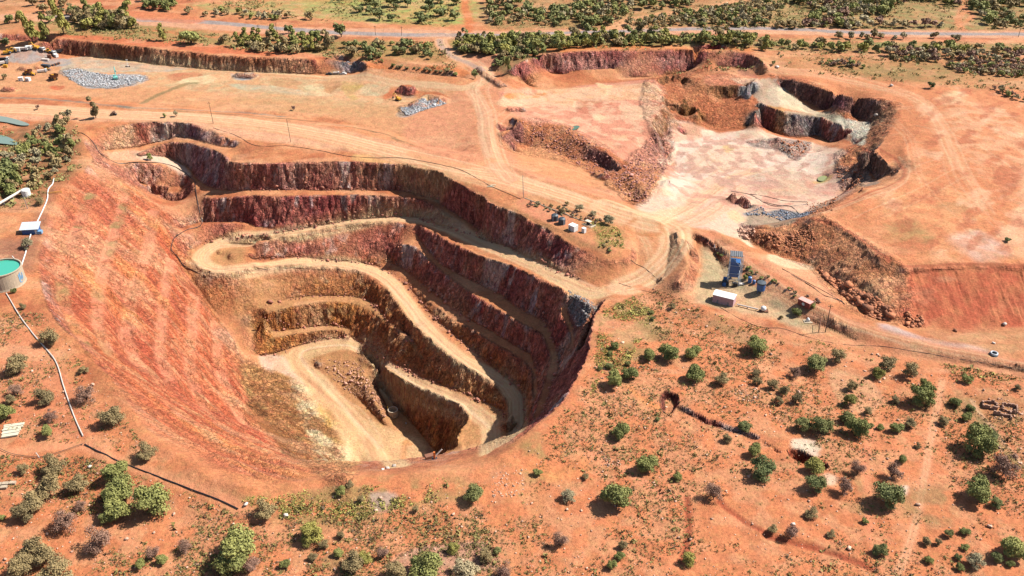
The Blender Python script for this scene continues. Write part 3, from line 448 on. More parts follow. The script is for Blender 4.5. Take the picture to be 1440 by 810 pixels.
for pp, c, a in (([(1092, 112), (1104, 122), (1118, 138), (1165, 158), (1190, 165), (1170, 170), (1140, 160), (1100, 152), (1080, 135)], (232, 208, 172), 1), ([(1172, 172), (1190, 166), (1222, 170), (1222, 180), (1212, 206), (1196, 190)], (240, 222, 194), 1), ([(1066, 112), (1090, 112), (1095, 150), (1072, 150), (1058, 130)], (210, 178, 150), .9), ([(1072, 148), (1100, 152), (1098, 160), (1082, 162)], (206, 146, 84), .9), ([(1090, 108), (1104, 115), (1106, 128), (1096, 124)], (206, 196, 180), .8),
                 ([(1098, 158), (1150, 160), (1186, 176), (1206, 204), (1196, 200), (1160, 170), (1104, 168)], (182, 164, 138), .9), ([(1050, 200), (1090, 194), (1130, 198), (1140, 208), (1125, 225), (1108, 220), (1100, 208), (1068, 208)], (178, 148, 134), .9),
                 ([(1000, 105), (1060, 106), (1064, 114), (1010, 120), (990, 116)], (214, 132, 98), .9), ([(1028, 110), (1060, 110), (1066, 116), (1040, 118)], (240, 196, 160), .8), ([(1042, 92), (1062, 96), (1064, 108), (1040, 104)], (176, 100, 84), .8), ([(1196, 238), (1222, 238), (1236, 258), (1210, 262)], (168, 142, 124), .9), ([(1110, 630), (1122, 616), (1148, 620), (1156, 640), (1140, 645)], (236, 206, 178), .95), ([(1160, 668), (1176, 668), (1178, 680), (1164, 684)], (236, 200, 168), .9), ([(1266, 684), (1278, 686), (1274, 696), (1264, 692)], (240, 214, 190), .9),
                 ([(1170, 520), (1230, 540), (1240, 570), (1200, 580), (1175, 550)], (222, 160, 118), .8), ([(524, 695), (555, 695), (560, 715), (530, 722)], (190, 158, 140), .8), ([(560, 780), (640, 760), (680, 760), (700, 800), (560, 808)], (196, 150, 126), .7), ([(1280, 555), (1440, 560), (1440, 590), (1380, 600)], (176, 128, 84), .6), ([(0, 470), (50, 470), (110, 560), (120, 610), (40, 600), (-40, 560)], (216, 132, 92), .7)):
    area(C, pp, c, a, 1.2, 2, fine=1.0, tex=.15)
# wall tint polygons stay in the pit
w = steep * (1 - mls)
C += (RW - C) * w[..., None]
C += (LSC - C) * (mls * (1 - 0.0 * steep))[..., None]
# --- roads and tracks (over everything flat)
def RD(pp, w, c=road, a=1.0, f=1.2, tracks=True, edge=(222, 150, 104)):
    REC[0] = 1
    stroke(C, pp, w * 1.25, edge, .7 * a, 2.5, .8); stroke(C, pp, w, c, a, f, .5)
    if tracks:
        for o in (-.3, -.12, .1, .28): stroke(C, pp, w * .09, (214, 150, 104), .55, .7, .35, off=o * w)
        for o in (-.2, .2): stroke(C, pp, w * .08, (246, 208, 164), .5, .7, .35, off=o * w)
    REC[0] = 0
ZLIM[:] = [-200, -11]
RD([(905, 385), (870, 405), (835, 414), (800, 400), (765, 379), (730, 363), (690, 347), (655, 331), (625, 317), (590, 309), (555, 308), (510, 311), (460, 319), (410, 329), (360, 337), (315, 341), (290, 352), (284, 366), (300, 378), (330, 380), (375, 374), (420, 369), (470, 371), (505, 375), (530, 384), (550, 398), (566, 418), (582, 440), (600, 462), (622, 484), (650, 506), (680, 522), (705, 536), (722, 556), (728, 580), (722, 610), (705, 630), (692, 632), (690, 610), (678, 588), (655, 572), (620, 554), (585, 540), (550, 522), (520, 498), (495, 484), (465, 482), (430, 492), (412, 508), (440, 530), (470, 562), (500, 600), (530, 640), (560, 655)], 9.5, (244, 196, 146), 1, 1.5)
ZLIM[:] = [-200, -60]
area(C, [(400, 500), (440, 485), (480, 480), (500, 486), (450, 500), (440, 515), (470, 545), (510, 585), (560, 610), (604, 640), (606, 664), (530, 668), (500, 650), (480, 610), (440, 555), (405, 520)], (236, 188, 136), .8, 2, 3); area(C, [(366, 500), (400, 500), (412, 520), (430, 545), (400, 535), (370, 515)], (226, 190, 164), .8, 1.5, 2, tex=.3)
ZLIM[:] = [-200, -45]
for pp, c, a in (([(345, 512), (380, 520), (418, 535), (440, 570), (480, 612), (503, 668), (455, 672), (400, 615), (350, 570)], (196, 142, 88), .95), ([(412, 545), (432, 548), (462, 590), (496, 640), (500, 668), (470, 662), (430, 605)], (234, 206, 160), .85), ([(440, 568), (452, 575), (482, 622), (470, 622)], (238, 176, 84), .8),
                 ([(350, 560), (385, 590), (425, 635), (452, 670), (435, 664), (380, 610), (350, 585)], (150, 96, 58), .9), ([(365, 520), (405, 530), (415, 575), (380, 575)], (168, 112, 66), .7)):
    area(C, pp, c, a, 2, 4, fine=1.6, tex=.6)
ap = hits([(345, 512), (418, 535), (480, 612), (503, 668), (455, 672), (350, 570)]); s = box(ap, 5); ma = sstep(-2, 3, poly_sd(ap, X[s], Y[s])) * zmask(s); C[s] += (alb((158, 98, 56)) - C[s]) * (ma * .75 * sstep(.0, .3, fbm(ac[s] / 3, al[s] / 14, 7, 4)))[..., None]
ZLIM[:] = [-999, 999]
ZLIM[:] = [-200, -60]
stroke(C, [(575, 625), (566, 638), (560, 652)], 3, (206, 138, 84), .9, 1, 1.5); area(C, [(604, 612), (630, 640), (632, 664), (606, 664), (600, 640)], (170, 120, 92), .6, 2, 2)
ZLIM[:] = [-999, 999]
RD([(-80, 148), (0, 152), (80, 156), (180, 162), (300, 167), (400, 180), (480, 195), (560, 216), (640, 238), (700, 248), (780, 272), (850, 297), (900, 310), (935, 318), (950, 330)], 17, (240, 182, 138))
RD([(300, 175), (420, 190), (520, 215), (640, 250), (720, 268), (800, 295), (870, 312), (905, 335), (915, 370), (890, 395)], 6, (230, 166, 120), .6); RD([(850, 290), (905, 308), (945, 320), (950, 345), (930, 375), (905, 395), (880, 404)], 18, (240, 184, 140), .95)
stroke(C, [(905, 308), (930, 318), (925, 330), (895, 328), (880, 318), (895, 308)], 3, (206, 128, 78), .7, 1.5, 1); area(C, [(895, 306), (930, 296), (960, 292), (950, 306), (925, 312)], (240, 196, 150), .7, 2, 3)
RD([(620, 56), (624, 66), (640, 80), (662, 88), (682, 96), (686, 108), (674, 118), (664, 126), (672, 140), (682, 160), (684, 185), (690, 210), (700, 235), (715, 252)], 11, (232, 170, 132)); stroke(C, [(618, 56), (622, 66), (638, 80), (662, 90), (680, 98)], 5, (196, 158, 138), .9, 1, .5)
RD([(690, 225), (660, 232), (620, 228), (580, 215)], 7, (226, 156, 112), .8, tracks=False); RD([(470, 106), (540, 114), (610, 120), (650, 124), (672, 118)], 10, (222, 178, 136), .8, tracks=False); RD([(130, 80), (200, 88), (300, 98), (400, 104), (480, 109)], 5, (234, 190, 144), .8, tracks=False)
RD([(1062, 97), (1110, 102), (1170, 110), (1230, 122), (1275, 135), (1300, 150), (1318, 175), (1330, 205), (1345, 235)], 9, (230, 150, 106), .9); stroke(C, [(1070, 93), (1130, 98), (1200, 108), (1260, 123), (1300, 142), (1325, 175), (1340, 215), (1370, 260)], 4, (236, 164, 120), .8, 1.5, 1)
RD([(960, 300), (1000, 270), (1030, 250), (1060, 240)], 9, (238, 196, 158), .5, tracks=True); RD([(1006, 340), (1040, 365), (1080, 392), (1120, 418), (1170, 445), (1230, 468), (1300, 486), (1380, 502), (1500, 524)], 6, (206, 132, 98), .7)
RD([(860, 350), (820, 335), (780, 312), (740, 285), (735, 270)], 6, (216, 136, 104), .6, tracks=False)
RD([(1325, 535), (1316, 580), (1305, 640), (1295, 700), (1280, 760), (1260, 810)], 3.4, (238, 154, 112), .9, tracks=True); RD([(1228, 600), (1216, 640), (1218, 680), (1222, 730), (1224, 760)], 2.5, (236, 146, 104), .9, tracks=False)
RD([(830, 640), (880, 660), (920, 690), (965, 700)], 4, (238, 152, 110), .9, tracks=False); RD([(720, 700), (760, 690), (740, 760), (720, 790)], 5, (220, 140, 90), .5, tracks=False); RD([(940, 800), (975, 760), (970, 710)], 3, (236, 144, 98), .9, tracks=False)
RD([(-60, 640), (20, 635), (110, 625), (150, 640), (260, 680), (370, 730)], 4, (236, 154, 110), .9, tracks=False); RD([(900, 405), (960, 430), (1050, 460), (1120, 478), (1300, 510), (1500, 545)], 5, (218, 134, 90), .7, tracks=False)
# highway, service roads and dirt tracks on the plain
stroke(C, [(-300, 22), (60, 25), (200, 30), (280, 35), (420, 44), (560, 46), (640, 48), (760, 48), (900, 44), (1060, 42), (1250, 47), (1440, 49), (1900, 52)], 24, (224, 160, 124), .95, 3, 2); 
for pp in ([(60, 22), (200, 28), (290, 31), (420, 42), (540, 48), (640, 49), (760, 48), (880, 44), (1000, 40), (1100, 41), (1250, 47), (1440, 48), (1900, 50)],): stroke(C, pp, 10, (170, 152, 146), .95, 1.2, .2)
stroke(C, [(1080, 55), (1200, 58), (1440, 57), (1900, 60)], 7, (222, 144, 100), .8, 2, 1); stroke(C, [(1060, 71), (1200, 72), (1330, 74), (1500, 80)], 5, (206, 132, 92), .7, 2, 2)
stroke(C, [(860, 40), (875, 30), (920, 22), (980, 14), (1030, 2), (1060, -8)], 12, (228, 160, 112), .9, 3, 2); stroke(C, [(655, -8), (654, 10), (660, 30), (658, 44)], 9, (216, 120, 72), .9, 3, 1.5); stroke(C, [(1358, -8), (1354, 12), (1348, 28), (1355, 42)], 7, (222, 138, 92), .8, 2, 1.5); stroke(C, [(1356, 12), (1366, 22), (1360, 30), (1352, 36)], 6, (222, 138, 92), .8, 2, 1.5)
stroke(C, [(250, -5), (360, 14), (420, 25), (480, 30), (560, 38)], 8, (220, 140, 96), .8, 3, 2); stroke(C, [(0, 18), (60, 12), (110, 8)], 12, (220, 150, 104), .8, 3, 3); stroke(C, [(210, 42), (300, 52), (450, 64)], 5, (214, 130, 82), .8, 2, 2)
area(C, [(170, 18), (200, 16), (280, 24), (270, 33), (180, 26)], (220, 130, 88), .8, 3, 3); area(C, [(70, 48), (200, 54), (350, 68), (440, 76), (440, 82), (250, 70), (140, 58), (85, 53)], (214, 116, 76), .9, 2, 3); area(C, [(520, 88), (600, 92), (655, 100), (650, 108), (560, 98), (520, 96)], (216, 126, 76), .9, 2, 3); area(C, [(760, 68), (900, 64), (1060, 66), (1060, 72), (900, 68), (780, 73)], (222, 130, 72), .8, 2, 3)
area(C, [(20, 20), (100, 2), (110, 6), (60, 24), (30, 34)], (222, 148, 100), .7, 4, 4); area(C, [(570, 55), (600, 58), (600, 66), (570, 66)], (206, 124, 82), .8, 3, 3); area(C, [(655, 76), (700, 72), (705, 90), (690, 96), (665, 86)], (214, 144, 110), .8, 3, 3)
# island by the ramp
area(C, [(735, 272), (790, 282), (850, 312), (880, 325), (884, 345), (872, 360), (840, 352), (800, 335), (760, 312), (730, 300)], (206, 138, 92), .8, 2, 2, tex=.3); area(C, [(830, 310), (870, 318), (880, 350), (840, 348)], (176, 140, 86), .7, 2, 3, tex=.7)
stroke(C, [(592, 232), (640, 250), (690, 282), (760, 312), (800, 335), (850, 355)], 3, (170, 126, 84), .5, 1.5, 1, tex=.6); area(C, [(735, 280), (800, 305), (790, 318), (735, 296)], (220, 138, 104), .7, 2, 2)
def tracks(pp, n, spread, a=.35):
    REC[0] = 1
    for k in range(n):
        o = random.uniform(-spread, spread); q = [(x + random.uniform(-2, 2), y + random.uniform(-.8, .8)) for x, y in pp]
        stroke(C, q, random.uniform(.5, 1.3), (248, 206, 164) if k % 2 else (204, 136, 98), a * random.uniform(.5, 1), .6, .5, off=o)
    REC[0] = 0
tracks([(0, 152), (180, 162), (400, 180), (560, 216), (700, 248), (850, 297), (935, 318)], 12, 9); tracks([(660, 90), (684, 108), (674, 126), (683, 160), (690, 210), (715, 252), (780, 275)], 10, 9); tracks([(940, 318), (1000, 285), (1040, 255), (1100, 235)], 10, 12); tracks([(930, 320), (985, 300), (1020, 260), (980, 215), (960, 190)], 8, 12); tracks([(950, 345), (925, 380), (880, 400), (830, 408)], 8, 8)
tracks([(480, 108), (600, 122), (650, 124)], 6, 8); tracks([(130, 90), (300, 102), (480, 112)], 5, 8, .3); tracks([(690, 170), (720, 150), (760, 140), (860, 132)], 8, 12, .3); tracks([(700, 230), (780, 235), (860, 262)], 6, 8, .25); tracks([(1062, 97), (1170, 110), (1275, 135), (1318, 175), (1345, 235), (1380, 300)], 10, 12, .35); tracks([(1180, 300), (1260, 262), (1330, 230), (1400, 235)], 10, 25, .3); tracks([(1250, 150), (1300, 190), (1320, 260), (1400, 340)], 10, 30, .3); tracks([(1006, 340), (1080, 392), (1170, 445), (1300, 486)], 6, 5, .35); tracks([(1140, 306), (1200, 285), (1262, 262), (1275, 240), (1262, 222)], 5, 4, .4)
tracks([(420, 520), (470, 562), (520, 615), (560, 650)], 8, 7, .4); tracks([(1280, 180), (1350, 200), (1440, 260)], 8, 30, .25)
EP = hits([(1265, 110), (1500, 140), (1500, 366), (1290, 366), (1200, 300), (1290, 240), (1290, 180)]); me_ = np.zeros_like(X); s = box(EP, 20); me_[s] = sstep(-10, 14, poly_sd(EP, X[s], Y[s]))
e1 = .6 * X + .8 * Y; e2 = -.8 * X + .6 * Y
blend(C, alb((244, 190, 150)), me_ * .6 * sstep(.08, .42, fbm(e2 / 10, e1 / 22, 4, 5) + .35 * fbm(X / 40, Y / 40, 8, 3))); blend(C, alb((188, 98, 66)), me_ * .55 * sstep(.12, .4, fbm(e2 / 8, e1 / 18, 24, 5)))
g1 = fbm(X / 30, Y / 12, 55, 4); blend(C, alb((238, 176, 132)), (1 - me_) * .35 * (1 - roadm) * (1 - fo) * sstep(.1, .4, g1) * (Y > 330))
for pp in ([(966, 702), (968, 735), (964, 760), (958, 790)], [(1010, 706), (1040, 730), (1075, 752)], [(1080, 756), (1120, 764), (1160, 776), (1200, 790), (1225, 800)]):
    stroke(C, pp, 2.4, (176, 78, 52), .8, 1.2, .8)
stroke(C, [(885, 545), (905, 562), (925, 572)], 3, (236, 150, 92), .8, 1.5, 1); stroke(C, [(1060, 500), (1068, 515), (1100, 535), (1140, 555)], 2.5, (232, 160, 116), .6, 1.5, 1.5); stroke(C, [(1360, 565), (1385, 600), (1420, 640), (1440, 660)], 4, (150, 136, 90), .7, 2, 2, tex=.5); stroke(C, [(1366, 562), (1392, 598), (1440, 655)], 1.2, (214, 170, 134), .8, .8, .6)
area(C, [(740, 640), (790, 655), (830, 645), (835, 665), (790, 680), (745, 660)], (236, 150, 92), .7, 3, 3, tex=.4); area(C, [(1340, 470), (1440, 466), (1460, 500), (1380, 492)], (200, 146, 100), .6, 3, 4, tex=.6)
for pp in ([(890, 430), (930, 440), (960, 470), (930, 480), (900, 460)], [(960, 440), (1020, 455), (1060, 480), (1000, 470)], [(560, 740), (620, 730), (650, 750), (590, 760)], [(150, 640), (200, 650), (260, 670), (200, 670)], [(1260, 700), (1330, 690), (1350, 730), (1290, 740)], [(1180, 660), (1215, 680), (1215, 740), (1195, 720)], [(440, 790), (480, 770), (500, 800)]):
    area(C, pp, (156, 124, 78), .55, 4, 4, tex=.9)
stroke(C, [(1268, 374), (1300, 373), (1360, 371), (1440, 374), (1500, 377)], 2.2, (170, 88, 60), .7, 1, .8); stroke(C, [(1140, 306), (1180, 318), (1222, 346), (1250, 366)], 2.0, (180, 84, 58), .7, 1, .6); stroke(C, [(1212, 208), (1240, 212), (1262, 226), (1272, 242), (1262, 256), (1230, 268), (1190, 285), (1150, 300)], 1.8, (190, 96, 66), .7, 1, .8)
tracks([(270, 366), (300, 380), (375, 376), (470, 373), (530, 388), (566, 420), (600, 464), (650, 508), (705, 540)], 9, 4, .5); tracks([(310, 343), (360, 338), (460, 320), (555, 309), (625, 318), (690, 348), (765, 380), (835, 408)], 9, 4, .5); tracks([(690, 600), (650, 568), (585, 540), (520, 498), (465, 484), (420, 500), (470, 562), (530, 630)], 8, 4, .5)
area(C, [(945, 190), (1080, 195), (1170, 215), (1180, 250), (1120, 290), (1010, 290), (950, 280), (935, 240)], (214, 148, 124), .75, 5, 8, tex=1.1); area(C, [(960, 200), (1100, 200), (1150, 240), (1050, 270), (960, 260)], (200, 160, 140), .5, 5, 8, tex=1.2)
area(C, [(740, 125), (920, 115), (930, 200), (850, 205), (800, 178), (740, 165)], (238, 186, 150), .6, 5, 8, tex=1.2); tracks([(950, 250), (1010, 215), (1070, 210), (1130, 230)], 8, 14, .3); tracks([(960, 300), (1010, 240), (1100, 250), (1150, 280)], 8, 10, .3)
# rubble masks
for pp, a in (([(85, 100), (110, 95), (135, 103), (205, 106), (205, 115), (150, 125), (98, 112)], .8), ([(700, 205), (735, 165), (800, 176), (860, 208), (880, 240), (860, 252), (790, 226)], .6), ([(850, 250), (900, 210), (930, 180), (950, 195), (930, 250), (905, 290), (870, 272)], .9), ([(1054, 340), (1130, 305), (1180, 315), (1270, 370), (1282, 455), (1200, 440), (1140, 380)], .8), ([(1175, 215), (1215, 205), (1230, 250), (1200, 265)], 1), ([(562, 150), (570, 162), (600, 152), (628, 145), (618, 138), (595, 138)], .9),
              ([(1050, 200), (1090, 194), (1140, 200), (1125, 225), (1100, 210)], .8), ([(905, 115), (960, 100), (1050, 112), (1040, 180), (960, 170), (915, 185)], .7), ([(1095, 108), (1250, 140), (1262, 155), (1220, 215), (1190, 165), (1100, 125)], .8)):
    area(loose, pp, None, a, 2, 2)
area(loose, [(345, 505), (380, 520), (420, 540), (445, 580), (480, 620), (500, 668), (455, 672), (400, 615), (350, 570)], None, 1.0, 3, 2)
# ------------------------------------------------------------------ relief: ribs on the walls, rubble on loose slopes, small bumps elsewhere
rib = fbm(X / 5.0, Y / 5.0, Zb / 26, 4) * 1.0 + 0.45 * fbm(X / 1.9, Y / 1.9, Zb / 9, 3) + 0.25 * fbm(X / 2, Y / 2, Zb / 1.6, 2)
wob = 3.0 * fbm(X / 18, Y / 18, 9, 2)
rill = (.6 - np.abs(fbm((ac + wob) / 6.0, al / 40, 3, 3)) * 2.2) * .8 + .35 * fbm(ac / 1.9, al / 12, 13, 3) + .35 * fbm(X / 3, Y / 3, 2, 3)
BT = hits([(1275, 374), (1440, 376), (1560, 380), (1560, 456), (1440, 457), (1282, 460)]); mb_ = np.zeros_like(X); s = box(BT, 10); mb_[s] = sstep(-2, 4, poly_sd(BT, X[s], Y[s]))
pit_w = steep * (1 - mls) * (1 - .75 * loose)
D = pit_w * rib * 1.5 + mls * rill * 1.5 * (1 - .85 * benchy0) + mb_ * (.4 * fbm(X / 1.6, Y / 16, 4, 3) + .4 * fbm(X / 5, Y / 5, 4, 3)) + loose * 1.6 * np.maximum(fbm(X / 5, Y / 5, Zb / 5, 4), -.2) + loose * .5 * fbm(X / 2.2, Y / 2.2, Zb / 3, 3)
flat = (1 - steep) * (1 - mls) * (1 - fo)
Px = X + nx_ * D; Py = Y + ny_ * D; Pz = Zb + nz * D + flat * (0.20 * fbm(X / 2.3, Y / 2.3, 6, 3) + .3 * fbm(X / 9, Y / 9, 16, 3))
def gz(x, y): return float(samp(ZG, np.array(x), np.array(y)))

V = np.stack([Px, Py, Pz], -1).reshape(-1, 3).astype(np.float32)
idx = np.arange(NYV * NXV).reshape(NYV, NXV)
Q = np.stack([idx[:-1, :-1], idx[:-1, 1:], idx[1:, 1:], idx[1:, :-1]], -1).reshape(-1, 4).astype(np.int32)
me = bpy.data.meshes.new("terrain"); me.vertices.add(len(V)); me.vertices.foreach_set("co", V.ravel())
me.loops.add(Q.size); me.loops.foreach_set("vertex_index", Q.ravel()); me.polygons.add(len(Q)); me.polygons.foreach_set("loop_start", np.arange(0, Q.size, 4, dtype=np.int32))
me.update(calc_edges=True); me.validate()
ca_ = me.color_attributes.new("Col", 'FLOAT_COLOR', 'POINT'); ca_.data.foreach_set("color", np.concatenate([np.clip(C, 0, 1), np.ones(C.shape[:2] + (1,))], -1).astype(np.float32).ravel())
pale = sstep(.20, .42, C[..., 2] * GAIN)
rough_a = np.clip(pit_w + .8 * loose + .6 * mls * (1 - .7 * benchy0), 0, 1)
ar_ = me.attributes.new("road", 'FLOAT', 'POINT'); ar_.data.foreach_set("value", np.clip(roadm + .25 * mls * benchy0 + .6 * pale, 0, 1).astype(np.float32).ravel())
at_ = me.attributes.new("rough", 'FLOAT', 'POINT'); at_.data.foreach_set("value", rough_a.astype(np.float32).ravel())
me.polygons.foreach_set("use_smooth", np.zeros(len(Q), bool))
terrain = bpy.data.objects.new("ground", me); COL.objects.link(terrain); terrain["kind"] = "structure"

# ------------------------------------------------------------------ node helpers and the ground material
def newmat(name):
    m = bpy.data.materials.new(name); m.use_nodes = True; nt = m.node_tree; return m, nt, nt.nodes["Principled BSDF"]
def N(nt, t, **k):
    n = nt.nodes.new(t)
    for a, b in k.items():
        if a.startswith('i_'): n.inputs[a[2:].replace('_', ' ')].default_value = b
        else: setattr(n, a, b)
    return n
def mathn(nt, op, a, b=None):
    n = nt.nodes.new('ShaderNodeMath'); n.operation = op
    for i, v in enumerate((a, b)):
        if v is None: continue
        if isinstance(v, (int, float)): n.inputs[i].default_value = v
        else: nt.links.new(v, n.inputs[i])
    return n.outputs[0]
def noise(nt, vec, scale, detail=4, rough=.6):
    n = nt.nodes.new('ShaderNodeTexNoise'); n.inputs['Scale'].default_value = scale; n.inputs['Detail'].default_value = detail; n.inputs['Roughness'].default_value = rough
    nt.links.new(vec, n.inputs['Vector']); return n.outputs['Fac']
gm, nt, bs = newmat("ground_earth_rock")
tc = N(nt, 'ShaderNodeTexCoord'); obv = tc.outputs['Object']
col = N(nt, 'ShaderNodeAttribute', attribute_name="Col"); rgh = N(nt, 'ShaderNodeAttribute', attribute_name="rough")
mp = N(nt, 'ShaderNodeMapping'); mp.inputs['Scale'].default_value = (1, 1, 0.28); nt.links.new(obv, mp.inputs['Vector'])
a1 = noise(nt, obv, .9, 6, .7); a2 = noise(nt, obv, .16, 5, .6); a3 = noise(nt, mp.outputs[0], .55, 6, .72); a4 = noise(nt, obv, 2.2, 3, .7)
def rng_(v, lo, hi, a, b):
    nt = v.id_data; n = nt.nodes.new('ShaderNodeMapRange'); n.inputs[1].default_value = lo; n.inputs[2].default_value = hi; n.inputs[3].default_value = a; n.inputs[4].default_value = b; nt.links.new(v, n.inputs[0]); return n.outputs[0]
a5 = noise(nt, obv, .42, 5, .75); a6 = noise(nt, mp.outputs[0], 1.3, 4, .7)
f1 = mathn(nt, 'MULTIPLY', rng_(a1, .3, .7, .72, 1.30), rng_(a2, .3, .7, .84, 1.15))
f1 = mathn(nt, 'MULTIPLY', f1, rng_(a4, .32, .68, .80, 1.20))
wallf = mathn(nt, 'MULTIPLY', rng_(a3, .32, .68, .48, 1.55), rng_(a6, .33, .67, .62, 1.42))
mixw = N(nt, 'ShaderNodeMix', data_type='FLOAT'); nt.links.new(rgh.outputs['Fac'], mixw.inputs[0]); mixw.inputs[2].default_value = 1.0; nt.links.new(wallf, mixw.inputs[3])
mpv = N(nt, 'ShaderNodeMapping'); mpv.inputs['Scale'].default_value = (1, 1, .55); wv = N(nt, 'ShaderNodeVectorMath', operation='MULTIPLY_ADD'); wn_ = nt.nodes.new('ShaderNodeTexNoise'); wn_.inputs['Scale'].default_value = .5; nt.links.new(obv, wn_.inputs['Vector']); nt.links.new(wn_.outputs['Color'], wv.inputs[0]); wv.inputs[1].default_value = (2.5, 2.5, 2.5); nt.links.new(obv, wv.inputs[2]); nt.links.new(wv.outputs[0], mpv.inputs['Vector'])
vo = nt.nodes.new('ShaderNodeTexVoronoi'); vo.inputs['Scale'].default_value = .42; nt.links.new(mpv.outputs[0], vo.inputs['Vector']); vo2 = nt.nodes.new('ShaderNodeTexVoronoi'); vo2.feature = 'DISTANCE_TO_EDGE'; vo2.inputs['Scale'].default_value = .42; nt.links.new(mpv.outputs[0], vo2.inputs['Vector'])
sx = N(nt, 'ShaderNodeSeparateColor'); nt.links.new(vo.outputs['Color'], sx.inputs[0]); blk = mathn(nt, 'MULTIPLY', rng_(sx.outputs[0], 0, 1, .95, 1.75), rng_(vo2.outputs['Distance'], 0, .09, .55, 1.0))
mixb = N(nt, 'ShaderNodeMix', data_type='FLOAT'); nt.links.new(rgh.outputs['Fac'], mixb.inputs[0]); mixb.inputs[2].default_value = 1.0; nt.links.new(blk, mixb.inputs[3]); f1 = mathn(nt, 'MULTIPLY', f1, mixb.outputs[0])
spk = mathn(nt, 'MULTIPLY', rng_(a4, .585, .64, 1.0, .62), rng_(a5, .60, .68, 1.0, .74))
f2 = mathn(nt, 'MULTIPLY', mathn(nt, 'MULTIPLY', f1, mixw.outputs[0]), spk)
rdat = N(nt, 'ShaderNodeAttribute', attribute_name="road"); mixr = N(nt, 'ShaderNodeMix', data_type='FLOAT'); nt.links.new(mathn(nt, 'MULTIPLY', rdat.outputs['Fac'], .72), mixr.inputs[0]); nt.links.new(f2, mixr.inputs[2]); mixr.inputs[3].default_value = 1.0; f2 = mixr.outputs[0]
def tintmix(prev, fac, mul):
    v = N(nt, 'ShaderNodeVectorMath', operation='MULTIPLY'); nt.links.new(prev, v.inputs[0]); v.inputs[1].default_value = mul
    x = N(nt, 'ShaderNodeMix', data_type='RGBA'); nt.links.new(fac, x.inputs[0]); nt.links.new(prev, x.inputs[6]); nt.links.new(v.outputs[0], x.inputs[7]); return x.outputs[2]
c0 = tintmix(col.outputs['Color'], rng_(noise(nt, obv, .28, 6, .7), .46, .66, 0, .8), (.92, 1.12, 1.02))
c0 = tintmix(c0, rng_(noise(nt, obv, .75, 4, .7), .60, .68, 0, .7), (1.12, 1.35, 1.5))
c0 = tintmix(c0, mathn(nt, 'MULTIPLY', rgh.outputs['Fac'], rng_(noise(nt, mp.outputs[0], .3, 5, .7), .52, .64, 0, 1.0)), (.80, .62, .72))
c0 = tintmix(c0, mathn(nt, 'MULTIPLY', rgh.outputs['Fac'], rng_(noise(nt, mp.outputs[0], .42, 5, .75), .56, .66, 0, 1.0)), (1.25, 1.7, 2.0))
vm = N(nt, 'ShaderNodeVectorMath', operation='SCALE'); nt.links.new(c0, vm.inputs[0]); nt.links.new(f2, vm.inputs['Scale'])
nt.links.new(vm.outputs[0], bs.inputs['Base Color']); bs.inputs['Roughness'].default_value = .95; bs.inputs['Specular IOR Level'].default_value = .15
bh0 = mathn(nt, 'MULTIPLY', rgh.outputs['Fac'], mathn(nt, 'ADD', mathn(nt, 'MULTIPLY', sx.outputs[1], .9), rng_(vo2.outputs['Distance'], 0, .15, -.5, 0)))
bh = mathn(nt, 'ADD', mathn(nt, 'MULTIPLY', a1, rng_(rgh.outputs['Fac'], 0, 1, .35, 1.2)), mathn(nt, 'MULTIPLY', a3, rng_(rgh.outputs['Fac'], 0, 1, 0, 2.2)))
bh = mathn(nt, 'ADD', bh, bh0)
bp = N(nt, 'ShaderNodeBump'); bp.inputs['Strength'].default_value = 1.0; bp.inputs['Distance'].default_value = 1.3; nt.links.new(bh, bp.inputs['Height']); nt.links.new(bp.outputs[0], bs.inputs['Normal'])
me.materials.append(gm)
